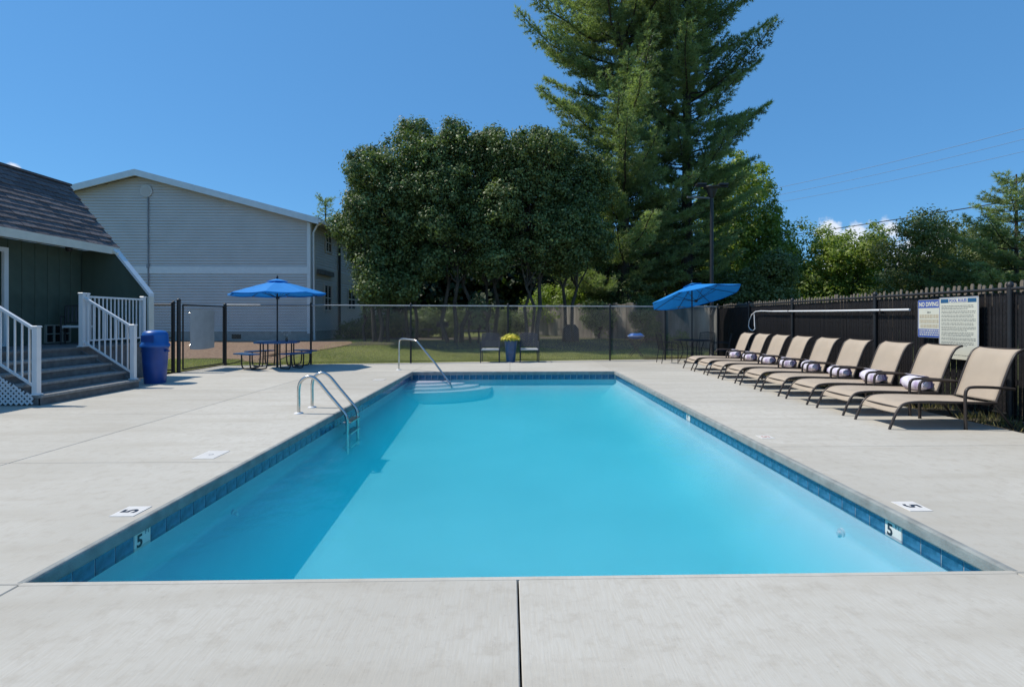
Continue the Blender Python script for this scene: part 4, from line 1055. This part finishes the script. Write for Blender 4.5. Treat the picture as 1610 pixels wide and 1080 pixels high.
# small flower sprig left on table
sp = thing('table_sprig', 'small sprig of pale flowers in a little jar on the blue picnic table', 'flowers', T1+Vector((.33, -.15, .75)))
MB().lathe([(.03, 0), (.035, .05), (.025, .09), (.028, .10)], (0, 0, 0), 12).build('jar', M_glass, sp)
mb = MB(); pts = []
for k in range(7):
    a = k*.9; e = Vector((.10*math.cos(a), .10*math.sin(a), .22+.05*math.sin(k*2))); mb.tube([(0, 0, .08), e*.6+Vector((0, 0, .05)), e], .003, 4); pts += [e+Vector((random.gauss(0, .015), random.gauss(0, .015), random.gauss(0, .015))) for _ in range(9)]
mb.build('stems', M_leafmid, sp); pts = np.array([tuple(p) for p in pts]); leaf_obj('petals', pts, RNG.normal(size=pts.shape), .03, .022, RNG.random(len(pts)), M_cushion, sp)

T2 = Vector((WX(1088, 16.1), 16.1, 0))
um2 = thing('patio_umbrella', 'open royal blue umbrella tilted to the left above the dark table by the fence corner', 'umbrella', T2, 0, 'blue patio umbrellas')
make_umbrella(um2, 1.42, 2.06, 2.48, 0, (-.15, .22, .96), (0, 0, .03), rim_drop=.02, rot0=.1)
MB().lathe([(.25, 0), (.25, .05), (.06, .09), (.035, .30)], (0, 0, 0), 20).build('umbrella_base', M_black, um2)
t2 = thing('bistro_table', 'round black metal table under the tilted blue umbrella', 'table', T2)
MB().lathe([(.0301, .70), (.56, .70), (.58, .715), (.56, .73), (.0301, .73)], (0, 0, 0), 28, cap=False).build('table_top', M_black, t2)
for k in range(4):
    a = math.pi/4+k*math.pi/2; MB().tube(smooth_path([(.45*math.cos(a), .45*math.sin(a), 0), (.30*math.cos(a), .30*math.sin(a), .35), (.40*math.cos(a), .40*math.sin(a), .70)], 4), .014, 8).build('leg', M_black, t2)
MB().tube([(0.36*math.cos(2*math.pi*k/16), .36*math.sin(2*math.pi*k/16), .30) for k in range(17)], .009, 6).build('brace_ring', M_black, t2)
def mesh_chair(t):
    for sx in (-1, 1):
        MB().tube(smooth_path([(sx*.27, -.24, 0), (sx*.27, -.24, .40), (sx*.28, -.22, .62), (sx*.28, .0, .66), (sx*.26, .22, .64)], 3), .013, 6).build('arm_frame', M_black, t)
        MB().tube([(sx*.25, .27, 0), (sx*.25, .20, .42), (sx*.25, .30, .92)], .013, 6).build('rear_leg', M_black, t)
    mb = MB()
    for k in range(11): mb.tube([(-.25+.05*k, -.24, .42), (-.25+.05*k, .20, .41)], .004, 4)
    mb.build('seat_wires', M_black, t); mb = MB()
    for k in range(11): mb.tube([(-.25+.05*k, .20, .42), (-.25+.05*k, .30, .90)], .004, 4)
    for k in range(9): mb.tube([(-.25, .20+.1*k/8, .46+.46*k/8), (.25, .20+.1*k/8, .46+.46*k/8)], .004, 4)
    mb.build('back_wires', M_black, t)
    MB().tube([(-.25, .30, .92), (0, .31, .95), (.25, .30, .92)], .013, 6).build('back_rail', M_black, t)
specs = [((-.82, -.10), R(92), 'black wire patio chair on the left of the table under the tilted umbrella'),
         ((.62, .60), R(-42), 'black wire patio chair behind the table toward the fence corner'),
         ((.80, -.32), R(-110), 'black wire patio chair on the right of the table beside the last lounger')]
c0 = None
for (dx, dy), rz, lab in specs:
    if c0 is None: c0 = thing('patio_chair', lab, 'chair', (0, 0, 0), 0, 'black wire chairs round the bistro table'); mesh_chair(c0); c = c0
    else: c = copy_tree(c0)
    c.location = T2+Vector((dx, dy, 0)); c.rotation_euler = (0, 0, rz); c['label'] = lab

# armchairs and planter by far fence
for i, (px, lab) in enumerate(((771, 'navy lattice back armchair with white cushion left of the blue planter'), (832, 'navy lattice back armchair with white cushion right of the blue planter'))):
    y = 16.45+.1*i
    if i == 0:
        ac = thing('garden_armchair', lab, 'chair', (0, 0, 0), 0, 'lattice armchairs either side of the planter'); simple_chair(ac, .60, .52, .42, .90, M_cushion, mat('navy_black_metal', (.03, .034, .055), .45, var=.2), True); c = ac
    else: c = copy_tree(ac)
    c.location = (WX(px, y), y, 0); c['label'] = lab
pl = thing('flower_planter', 'tall blue tapered planter filled with yellow flowers between the two armchairs', 'planter', (WX(803, 16.45), 16.45, 0))
MB().lathe([(.14, 0), (.145, .02), (.19, .50), (.215, .66), (.225, .67), (.225, .70), (.20, .70), (.19, .62)], (0, 0, 0), 24, cap=False).build('pot', M_bluepot, pl)
MB().lathe([(.001, .64), (.19, .645)], (0, 0, 0), 20, cap=False).build('soil', M_litter, pl)
N = 900; a = RNG.uniform(0, 2*np.pi, N); rr_ = np.sqrt(RNG.random(N))*.31; pts = np.stack([rr_*np.cos(a), rr_*np.sin(a), .71+.15*(1-(rr_/.32)**2)+RNG.normal(0, .02, N)], 1)
leaf_obj('blossoms', pts[:560]+np.array([0, 0, .02]), RNG.normal(size=(560, 3))*.4+np.array([-.3, -.5, .8]), .062, .050, RNG.random(560), M_yellow, pl)
leaf_obj('leaves', pts[560:]-np.array([0, 0, .03]), RNG.normal(size=(340, 3))+np.array([0, 0, .6]), .07, .03, RNG.random(340), M_leaflime, pl)

# ------------------------------------------------------------------ light pole
LPp = Vector((WX(1119, 18.3), 18.3, 0)); zt3 = WZ(296, LPp.x, 18.3)
lp_ = thing('light_pole', 'tall black light pole with floodlights beside the fence corner', 'light pole', LPp)
MB().tube([(0, 0, 0), (0, 0, zt3-.35)], [.075, .06], 12).build('pole', M_black, lp_)
MB().lathe([(.12, 0), (.12, .06), (.08, .1)], (0, 0, 0), 14).build('base_plate', M_black, lp_)
MB().lathe([(.07, -.36), (.10, -.33), (.19, -.06), (.20, -.03), (.30, .0), (.30, .03), (.10, .07), (.02, .09)], (0, 0, zt3), 16).build('lamp_housing', M_black, lp_)
MB().lathe([(.105, -.31), (.18, -.06)], (0, 0, zt3), 16, cap=False).build('lens', M_glass, lp_)
MB().bar((-.55, -.02, zt3+.06), (.6, .02, zt3+.06), .05, .05).build('cross_arm', M_black, lp_)
for sx in (-1, 1):
    MB().cbox(sx*.40-.17, sx*.40+.17, -.14, .14, zt3+.09, zt3+.16, .02).build('floodlight', M_black, lp_)
MB().bar((-.9, .0, zt3-.33), (-.06, 0, zt3-.36), .05, .06).build('side_arm', M_deckgrey, lp_)
MB().bar((-.05, -.09, 1.5), (.05, -.09, 1.8), .16, .1).build('junction_box', M_black, lp_)

# ------------------------------------------------------------------ power lines
def cable(p0, p1, D0, D1, r, label, m=M_wirecable, sag=.012):
    a = Vector((WX(p0[0], D0), D0, 0)); a.z = WZ(p0[1], a.x, D0); b = Vector((WX(p1[0], D1), D1, 0)); b.z = WZ(p1[1], b.x, D1)
    n = 30; pts = [a.lerp(b, k/n)-a-Vector((0, 0, sag*(b-a).length*4*(k/n)*(1-k/n))) for k in range(n+1)]
    mb = MB().tube(pts, r, 5); o = mb.build('overhead_cable', m); o.location = a
    tag(o, label, 'power line', 'overhead cables in the sky at the right')
cable((1180, 378), (1760, 288), 60, 24, .035, 'lowest and thickest black overhead cable running down into the trees', sag=.004)
cable((1190, 302), (1700, 178), 90, 60, .035, 'highest thin grey overhead cable crossing the sky toward the right edge', M_skycable)
cable((1190, 313), (1700, 196), 92, 62, .03, 'second thin grey overhead cable just below the highest one', M_skycable)
cable((1190, 324), (1700, 217), 94, 64, .03, 'third thin grey overhead cable, between the highest pair and the thick black one', M_skycable)

# ------------------------------------------------------------------ far wooden fence, far white house
bfA = Vector((WX(815, 31), 31, 0)); bfB = Vector((WX(1142, 20.3), 20.3, 0)); bfd = (bfB-bfA).normalized(); bfL = (bfB-bfA).length
wf = thing('board_fence', 'old silvery board fence running beyond the lawn to behind the tilted umbrella', 'fence', bfA, math.atan2(bfd.y, bfd.x))
mb = MB(); xx = 0; n = 0
while xx < bfL:
    q = bfA+bfd*xx; g0 = GZ(q.x, q.y); h = 1.74+g0+random.uniform(-.05, .05); o_ = .012*(n % 2)
    mb.box(xx, xx+.135, -.02+o_, o_, g0, h); xx += .142; n += 1
o = mb.build('fence_boards', M_greywood, wf); o['kind'] = 'stuff'
for z in (.7, 1.7): MB().bar((0, .04, z), (xx, .04, z), .04, .09).build('cross_rail', M_greywood, wf)
fh = thing('far_house', 'white house wall glimpsed between the tree trunks', 'house', (WX(640, 40), 40, GZ(0, 40)))
MB().box(-2.0, 1.6, 0, 6, 0, 2.9).build('wall', M_band, fh)
MB().prism([(-2.4, 2.9), (2.0, 2.9), (-.2, 3.9)], 'y', -.3, 6.3).build('roof', M_roof, fh)
for x_ in (-1.5, -.4, .8):
    w = MB().box(x_-.05, x_+.55, -.04, .0, .9, 2.1).build('window_frame', M_white, fh); MB().box(x_, x_+.5, -.06, -.041, .95, 2.05).build('pane', M_glass, w)

# park grill, park table, covered barbecue, tray table
p = Vector((WX(696, 24), 24, 0)); p.z = GZ(p.x, p.y)
gr = thing('park_grill', 'small black pedestal grill on the lawn beneath the trees', 'grill', p)
MB().tube([(0, 0, 0), (0, 0, .62)], .035, 8).build('post', M_black, gr)
MB().box(-.26, .26, -.2, .2, .62, .66).build('firebox_floor', M_black, gr)
for x0, x1, y0, y1 in ((-.26, -.24, -.2, .2), (.24, .26, -.2, .2), (-.24, .24, .18, .2)): MB().box(x0, x1, y0, y1, .66, .86).build('firebox_side', M_black, gr)
mb = MB()
for k in range(9): mb.tube([(-.24+.06*k, -.22, .82), (-.24+.06*k, .18, .82)], .006, 4)
mb.build('grate', M_black, gr)
def park_table(p, lab):
    t = thing('park_table', lab, 'picnic table', p, R(5), 'dark picnic tables on the lawn')
    for k in range(4): MB().box(-.9, .9, -.36+.185*k, -.20+.185*k, .72, .76).build('top_plank', M_deckgrey, t)
    for sy in (-1, 1):
        MB().box(-.9, .9, sy*.72-.13, sy*.72+.13, .42, .46).build('bench_plank', M_deckgrey, t)
    for sx in (-.65, .65):
        MB().bar((sx, -.62, 0), (sx, -.22, .72), .05, .09).build('leg', M_deckgrey, t); MB().bar((sx, .62, 0), (sx, .22, .72), .05, .09).build('leg', M_deckgrey, t)
        MB().bar((sx+.05, -.8, .40), (sx+.05, .8, .40), .04, .08).build('bench_support', M_deckgrey, t)
for px, y, lab in ((748, 24.5, 'dark picnic table beneath the trees behind the left armchair'), (655, 27, 'dark picnic table in deep shade right of the pale house wall')):
    q = Vector((WX(px, y), y, 0)); q.z = GZ(q.x, q.y); park_table(q, lab)
q = Vector((WX(897, 22.5), 22.5, 0)); q.z = GZ(q.x, q.y)
bb = thing('covered_barbecue', 'barbecue under a dark fitted cover in the shade beyond the fence', 'barbecue', q); bb.scale = (.72, .8, .70)
mb = MB(); V = []
for z, a, b in ((0.05, .52, .30), (.55, .50, .28), (.85, .48, .27), (1.0, .36, .24), (1.10, .28, .16)):
    n = 24
    for k in range(n):
        t_ = 2*math.pi*k/n; c_, s__ = math.cos(t_), math.sin(t_); w = 1+.03*math.sin(k*2.4+z*5)
        V.append((a*w*math.copysign(abs(c_)**.45, c_), b*w*math.copysign(abs(s__)**.45, s__), z))
mb.add(V, [(i*n+k, i*n+(k+1) % n, (i+1)*n+(k+1) % n, (i+1)*n+k) for i in range(4) for k in range(n)], True); mb.add(V[-n:], [tuple(range(n))]); mb.build('cover', M_black, bb)
for sx in (-.3, .3): MB().lathe([(.04, -.05), (.05, -.03), (.05, .03), (.04, .05)], (sx, 0, .05), 10).build('caster', M_black, bb)
MB().bar((-.55, -.1, .8), (-.75, -.1, .8), .3, .04).build('side_shelf', M_black, bb)
q = Vector((WX(1000, 18.6), 18.6, 0)); q.z = GZ(q.x, q.y)
tt = thing('folding_stand', 'folding stand with crossed legs on the grass beyond the fence', 'stand', q)
for sy in (-.15, .15):
    MB().bar((-.24, sy, 0), (.24, sy, .62), .025, .025).build('leg', M_bronze, tt); MB().bar((.24, sy+.03, 0), (-.24, sy+.03, .62), .025, .025).build('leg', M_bronze, tt)
MB().cbox(-.33, .33, -.24, .24, .62, .645, .006).build('stand_top', M_bronze, tt)
bs = thing('blue_cushion', 'bright blue rounded cushion on the folding stand beyond the fence', 'cushion', q+Vector((0, 0, .645)))
mb = MB(); V = []; n = 24
for i in range(9):
    ph = math.pi*i/8
    for k in range(n): a = 2*math.pi*k/n; r_ = max(.02, math.sin(ph)**.6); V.append((.31*r_*math.cos(a)*(1+.06*math.sin(3*a)), .22*r_*math.sin(a), .10-.10*math.cos(ph)+.02*math.sin(a*2+i)*(0 < i < 8)))
mb.add(V, [(i*n+k, i*n+(k+1) % n, (i+1)*n+(k+1) % n, (i+1)*n+k) for i in range(8) for k in range(n)], True); mb.build('cushion_body', M_bluelid, bs)
for z_, s_ in ((.10, 1),): MB().tube([(.318*math.cos(2*math.pi*k/24), .228*math.sin(2*math.pi*k/24), .10) for k in range(25)], .008, 5).build('piping', M_cushion, bs)

# ------------------------------------------------------------------ trees
def tree_root(name, label, px, Y, cat='tree', group=None):
    x = WX(px, Y); return thing(name, label, cat, (x, Y, GZ(x, Y)), 0, group)
def limb(mb, p0, p1, r0, r1, wob=.15, n=6, sides=7):
    p0 = Vector(p0); p1 = Vector(p1); pts = []; L_ = (p1-p0).length
    for k in range(n+1):
        f = k/n; w = Vector((random.gauss(0, 1), random.gauss(0, 1), random.gauss(0, .4)))*wob*L_*.12*(0 < k < n); pts.append(p0.lerp(p1, f)+w)
    mb.tube(pts, [r0+(r1-r0)*k/n for k in range(n+1)], sides, cap=False); return pts
def crown_leaves(lobes, N, clump=.42, per=38, shell=.30, up=.45):
    """lobes: (cx,cy,cz,rx,ry,rz)"""
    lo = np.array(lobes, float); w = (lo[:, 3]*lo[:, 5]+lo[:, 4]*lo[:, 5]+lo[:, 3]*lo[:, 4]); w /= w.sum()
    m = max(1, N//per); li = RNG.choice(len(lo), m, p=w); d = RNG.normal(size=(m, 3)); d /= np.linalg.norm(d, axis=1, keepdims=True)
    rad = 1-shell*RNG.random(m)**1.6
    deep = RNG.random(m) < .14; rad[deep] *= RNG.uniform(.3, .85, deep.sum())
    cc = lo[li, :3]+d*lo[li, 3:6]*rad[:, None]
    cr = clump*RNG.uniform(.55, 1.3, m); ct = RNG.normal(.42, .2, m)
    k = per; off = RNG.normal(size=(m*k, 3)); off /= np.linalg.norm(off, axis=1, keepdims=True)
    pts = np.repeat(cc, k, 0)+off*(np.repeat(cr, k)*RNG.uniform(.25, 1.05, m*k))[:, None]*np.array([1, 1, .8])
    dd = np.repeat(d, k, 0); nr = off*.75+dd*.35+RNG.normal(size=dd.shape)*.40+np.array([0, 0, up*.6])
    tint = np.repeat(ct, k)+RNG.normal(0, .22, m*k)
    return pts, nr, tint
def broadleaf(name, label, px, Y, top_py, halfw, base_z, N, leaf, m, lobes_n=9, clump=.42, trunks=1, cat='tree', group=None, bark=M_bark, asp=.55, xshift=0, shell=.30, pointy=.0, seed=1, hang=0):
    random.seed(seed); t = tree_root(name, label, px, Y, cat, group); ox, oy, oz = t.location
    top = WZ(top_py, ox, Y)-oz; base_ = base_z; hc = top-base_
    lobes = [(0, 0, base_+hc*.52, halfw*.72, halfw*.72, hc*.46)]
    if pointy: lobes.append((random.uniform(-.2, .2), 0, top-hc*pointy*.6, halfw*.32, halfw*.32, hc*pointy*.6))
    small = .72 if lobes_n > 16 else 1
    for k in range(lobes_n):
        a = 2*math.pi*(k*.618+random.random()*.2); zf = random.uniform(.1, .86); rr = halfw*(.42+.30*random.random())*(1.0 if zf < .6 else 1.25-.7*(zf-.6)*2)
        s_ = halfw*random.uniform(.32, .52)*small; rr *= 1.12 if small < 1 else 1
        lobes.append((math.cos(a)*rr, math.sin(a)*rr, base_+hc*zf, s_, s_, s_*random.uniform(.75, 1.1)))
    tm = MB()
    for q in range(trunks):
        bx = (q-(trunks-1)/2)*.45+random.uniform(-.1, .1); r0 = .17 if trunks == 1 else random.uniform(.09, .14)
        pts = limb(tm, (bx*.6, random.uniform(-.2, .2), -.1), (bx*1.25+random.uniform(-.2, .2), random.uniform(-.4, .4), base_+hc*.62), r0*(top/9)**.5*.8, .03, .16, 8)
        for lb in lobes[1:]:
            if random.random() < 1.3/trunks+.25:
                st = pts[random.randrange(3, 7)]; limb(tm, st, (lb[0]*.9, lb[1]*.9, lb[2]), .04, .012, .35, 5, 5)
    tm.build('trunk', bark, t, fix=False)
    P_, Nn, Tt = crown_leaves(lobes, N, clump, shell=shell)
    P_ = P_+np.array([xshift, 0, 0]); 
    leaf_obj('crown', P_, Nn, leaf, leaf*asp, Tt, m, t)
    return t
grp = 'row of dark glossy leaved trees behind the fence'
holly = [(600, 24.5, 232, 2.3, 1.5, 52000, 'leftmost dark glossy tree, its crown drooping beside the pale building', .0, 1),
         (648, 25.5, 184, 2.4, 2.6, 56000, 'second dark glossy tree from the left, with the tallest rounded top', .22, 2),
         (716, 24.6, 189, 2.3, 2.7, 54000, 'dark glossy tree with a narrow pointed top left of the middle of the row', .24, 3),
         (772, 25.4, 206, 2.3, 2.9, 50000, 'dark glossy tree standing behind the gap left of the planter', .12, 4),
         (836, 24.4, 204, 2.5, 2.9, 52000, 'dark glossy tree standing behind the right armchair', .14, 5),
         (894, 25.0, 216, 2.15, 2.8, 50000, 'rightmost dark glossy tree, its crown merging with the tall pine', .0, 6)]
for px, Y, tp, hw, bz, N, lab, pt, sd_ in holly:
    broadleaf('evergreen_tree', lab, px, Y-2.6, tp, hw*.95, bz*.93, int(N*1.15), .135, M_leafdark, 24, .36, trunks=2+sd_ % 2, group=grp, pointy=pt, seed=sd_, shell=.2, asp=.5)
# pines
def pine(name, label, px, Y, height, rmax, z0, seed, blades=15, dens=1.0, prof=None, lean=(0, 0), nlen=.21):
    random.seed(seed); t = tree_root(name, label, px, Y); tm = MB(); tufts = []; dirs = []; tt = []
    def trunkp(z): f = z/height; return Vector((lean[0]*f*f, lean[1]*f*f, z))
    tm.tube([trunkp(height*k/14) for k in range(15)], [.34*(1-k/15)**.8*(height/24)+.02 for k in range(15)], 10, cap=False)
    z = z0
    while z < height-.3:
        f = (z-z0)/(height-z0); base_len = rmax*(prof(f) if prof else (1-f)**.6*min(1, .55+2*f))
        nb = random.choice((4, 5, 5, 6))
        a0 = random.random()*6.28
        for k in range(nb):
            a = a0+2*math.pi*k/nb+random.uniform(-.3, .3); ln = base_len*random.choice((random.uniform(.35, .8), random.uniform(.8, 1.22))); upw = .12+.42*f+random.uniform(-.1, .12)
            if ln < .3: continue
            p0 = trunkp(z); d = Vector((math.cos(a), math.sin(a), 0)); pts = []
            n = 7; curl = random.uniform(.02, .25)
            for i in range(n+1):
                g = i/n; pts.append(p0+d*ln*g+Vector((0, 0, ln*(upw*g-.30*g*(1-g)+curl*g*g*.6)))+Vector((random.gauss(0, .03), random.gauss(0, .03), random.gauss(0, .03)))*ln*.3*(i > 0))
            tm.tube(pts, [.055*(ln/4)*(1-i/(n+1))+.008 for i in range(n+1)], 5, cap=False)
            side = Vector((-d.y, d.x, 0)); btint = random.gauss(.38, .16)
            ns_ = int(ln*8.5*dens)
            for i in range(ns_):
                g = .22+.78*((i+random.random())/ns_); idx_ = g*n; i0 = min(int(idx_), n-1); q = pts[i0].lerp(pts[i0+1], idx_-i0)
                sgn_ = 1 if i % 2 else -1; tl = ln*.30*(1.12-g)*random.uniform(.5, 1.2)+.18; td = (d*.65+side*sgn_*random.uniform(.5, 1.0)+Vector((0, 0, random.uniform(-.05, .45)))).normalized()
                nt_ = max(2, int(tl/.12))
                for j in range(nt_):
                    h_ = (j+.7)/nt_; tufts.append(q+td*tl*h_+Vector((random.gauss(0, .04), random.gauss(0, .04), random.gauss(0, .04)))); dirs.append((td+Vector((0, 0, .35))).normalized()); tt.append(btint+.25*h_*g)
        z += random.uniform(.42, .74)*(1.1-.35*f)
    tm.build('trunk', M_barkp, t, fix=False)
    T_ = np.array([tuple(p) for p in tufts]); D_ = np.array([tuple(p) for p in dirs]); n = len(T_)
    pts = np.repeat(T_, blades, 0); ax = np.repeat(D_, blades, 0)*.75+RNG.normal(size=(n*blades, 3))*.55; ax /= np.linalg.norm(ax, axis=1, keepdims=True)
    nr = np.cross(ax, RNG.normal(size=ax.shape)); tint = np.repeat(np.array(tt), blades)+RNG.normal(0, .16, n*blades)
    leaf_obj('crown', pts, nr, nlen, .03, tint, M_needle, t, blade=True, axis=ax)
    print(name, n, 'tufts'); return t
pine('pine_tree', 'very tall white pine left of the light pole, reaching past the top of the frame', 980, 28.0, 25.5, 5.2, 2.6, 21, prof=lambda f: (.80+.4*f if f < .35 else .94 if f < .6 else .94-1.6*(f-.6)), blades=14, dens=1.45)
pine('pine_tree', 'tall white pine behind the light pole with long upswept branches on its right side', 1080, 29.0, 25.0, 4.5, 3.2, 22, prof=lambda f: (.60+.7*f if f < .5 else .95 if f < .75 else .95-2.2*(f-.75)), blades=14, dens=1.45)
pine('pine_tree', 'soft needled pine at the right edge above the slat fence', 1598, 26.0, WZ(276, WX(1600, 26), 26)-.3, 4.1, 1.6, 23, prof=lambda f: max(.05, 1.0-.85*f), blades=14, dens=1.45)
pine('pine_tree', 'small distant pine top peeking over the eave of the pale building', 512, 48, WZ(312, WX(512, 48), 48)-.4, 2.2, 5.5, 24, blades=10, dens=.8, prof=lambda f: .9-.5*f, nlen=.24)
# deciduous
broadleaf('broadleaf_tree', 'bright green broadleaf tree just right of the light pole and pines', 1160, 38, 236, 3.9, 1.0, 52000, .21, M_leaflime, 14, .55, seed=31, pointy=.15)
broadleaf('broadleaf_tree', 'bright green tree above the dark slat fence, left of the small white cloud', 1262, 36, 345, 3.4, .6, 30000, .20, M_leaflime, 12, .55, seed=32, shell=.5)
broadleaf('broadleaf_tree', 'yellow green tree in front of the small white cloud', 1340, 34, 352, 2.7, .5, 20000, .19, M_leaflime, 10, .5, seed=33, shell=.6)
broadleaf('broadleaf_tree', 'thin crowned olive green tree right of the small white cloud', 1452, 30, 332, 3.1, .8, 26000, .15, M_leafmid, 13, .5, seed=34, shell=.7, trunks=2)
broadleaf('broadleaf_tree', 'low dark tree between the thin crowned tree and the right edge pine', 1528, 33, 352, 2.6, .5, 22000, .17, M_leafmid, 10, .5, seed=35, shell=.5)
broadleaf('broadleaf_tree', 'dark broadleaf tree low beside the pine trunks behind the tilted umbrella', 1200, 27, 408, 1.9, .6, 26000, .16, M_leafmid, 9, .45, seed=36)
broadleaf('evergreen_tree', 'dark round crowned tree filling the gap between the glossy row and the tall pine', 948, 29.0, 262, 2.2, 1.0, 34000, .15, M_leafdark, 18, .42, seed=51, shell=.3)
broadleaf('evergreen_tree', 'dark low tree standing between and behind the two pine trunks', 1045, 33, 300, 2.9, .8, 34000, .16, M_leafdark, 18, .45, seed=52, shell=.3)
broadleaf('fence_shrub', 'dark ivy covered shrub against the old board fence left of the tilted umbrella', 1014, 22.6, 470, .75, .05, 9000, .09, M_leafdark, 7, .25, seed=53, cat='shrub')  # dark trunk shape as a shrub, put in also to shade the fence
broadleaf('fence_shrub', 'dark straggly shrub added to shade the old board fence right of the covered barbecue', 940, 24.6, 474, .9, .1, 7000, .10, M_leafdark, 7, .3, seed=54, cat='shrub')  # shrub added to bring shade onto the sunlit boards
broadleaf('fence_shrub', 'low weedy shrub at the foot of the board fence behind the dark round table', 1062, 21.0, 528, .6, .02, 2600, .08, M_leafmid, 6, .22, seed=55, cat='shrub')
for k_, (px_, Y_, tp_, lab_) in enumerate(((612, 26.6, 492, 'dark undergrowth bush at the foot of the leftmost glossy tree'), (662, 27.2, 486, 'dark undergrowth bush in the shade behind the small pedestal grill'),
        (722, 28.0, 490, 'dark undergrowth bush in deep shade behind the left end of the park table'), (800, 28.6, 492, 'dark undergrowth bush in shade directly behind the blue planter'))):
    broadleaf('undergrowth_bush', lab_, px_, Y_, tp_, 1.35, .02, 9000, .11, M_leafdark, 7, .32, seed=70+k_, cat='shrub')
# understorey shrubs
broadleaf('young_shrub', 'slender pale leaved shrub growing in front of the dark trunks', 752, 21.6, 455, .48, .3, 1500, .085, M_leafsilver, 6, .22, seed=41, cat='shrub', shell=.7, trunks=3)
broadleaf('young_shrub', 'pale leafy shoots hanging at the left end of the dark trees', 577, 22.3, 446, .42, .9, 1100, .085, M_leafsilver, 5, .2, seed=42, cat='shrub', shell=.7)
broadleaf('sunlit_bush', 'bright lime bush catching sun behind the planter', 872, 29.5, 447, 1.7, .2, 9000, .13, M_leaflime, 8, .35, seed=43, cat='shrub')
broadleaf('sunlit_bush', 'olive bush with sunlit tips below the tall pine', 985, 27.5, 418, 1.5, .3, 12000, .12, M_leafdark, 8, .35, seed=44, cat='shrub')
broadleaf('sunlit_bush', 'dark rounded bush behind the far fence below the bright broadleaf tree', 1120, 30, 430, 2.2, .2, 14000, .14, M_leafmid, 8, .4, seed=45, cat='shrub')
# low foundation shrubs by the pale building
broadleaf('foundation_shrub', 'dark low shrub against the receding side of the pale building', 560, 25.2, 505, 1.1, .05, 7000, .08, M_leafdark, 6, .25, seed=46, cat='shrub')
# far woodland mass
lob = []; random.seed(5)
for k in range(100):
    px = 440+(k%70)*22; Y = random.uniform(38, 50); x = WX(px, Y)
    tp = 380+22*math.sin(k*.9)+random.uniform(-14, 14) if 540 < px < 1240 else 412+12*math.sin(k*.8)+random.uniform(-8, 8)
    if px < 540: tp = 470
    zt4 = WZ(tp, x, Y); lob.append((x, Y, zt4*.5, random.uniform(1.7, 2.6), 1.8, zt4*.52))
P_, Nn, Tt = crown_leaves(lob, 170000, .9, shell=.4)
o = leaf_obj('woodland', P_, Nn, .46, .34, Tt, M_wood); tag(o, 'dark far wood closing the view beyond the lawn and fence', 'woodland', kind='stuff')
# ------------------------------------------------------------------ grass and weeds
def blades(name, xs_, ys_, hgt, wid, m, label, dz=0):
    n = len(xs_); z = np.array([GZ(a, b) for a, b in zip(xs_, ys_)])+dz; pts = np.stack([xs_, ys_, z], 1)
    ax = RNG.normal(size=(n, 3))*.35+np.array([0, 0, 1]); nr = np.cross(ax, RNG.normal(size=(n, 3)))
    o = leaf_obj(name, pts, nr, hgt, wid, RNG.normal(.45, .25, n)+.25*np.sin(xs_*1.3+ys_*2.1), m, blade=True, axis=ax); tag(o, label, 'grass', kind='stuff')
N = 110000; x_ = RNG.uniform(-8.5, 12, N); v = RNG.random(N)**1.5*7.5; y_ = 15.35+(x_+8.5)*.148+.16+v
ok = ~((x_ < -7.3) & (y_ > 16.8)); blades('grass', x_[ok], y_[ok], .055, .008, M_grass, 'short green lawn grass in the strip beyond the chain link fence')
N = 9000; x_ = RNG.uniform(-12.5, -8.72, N); y_ = RNG.uniform(13.3, 16.9, N); blades('grass_verge', x_, y_, .06, .008, M_grass, 'short grass at the foot of the gate left of the picnic table', .03)
N = 5200; y_ = RNG.uniform(3, 17.2, N); x_ = 6.33+RNG.random(N)**.8*.62; k_ = np.sin(y_*3.1)+np.sin(y_*7.3+1) > -.4
blades('dry_weeds', x_[k_], y_[k_], .12, .010, M_dry, 'dry straw coloured weeds along the foot of the black slat fence')
N = 2600; x_ = RNG.uniform(4.6, 7.0, N); y_ = 15.35+(x_+8.5)*.148+RNG.normal(.12, .07, N); blades('edge_weeds', x_, y_, .13, .010, M_dry, 'ragged weeds at the deck edge near the dark table')
N = 60000; x_ = RNG.uniform(-6, 10, N); y_ = RNG.uniform(23.5, 38, N); k_ = np.sin(x_*.9+1)+np.sin(y_*.7) > .2
print('done building', len(bpy.data.objects))
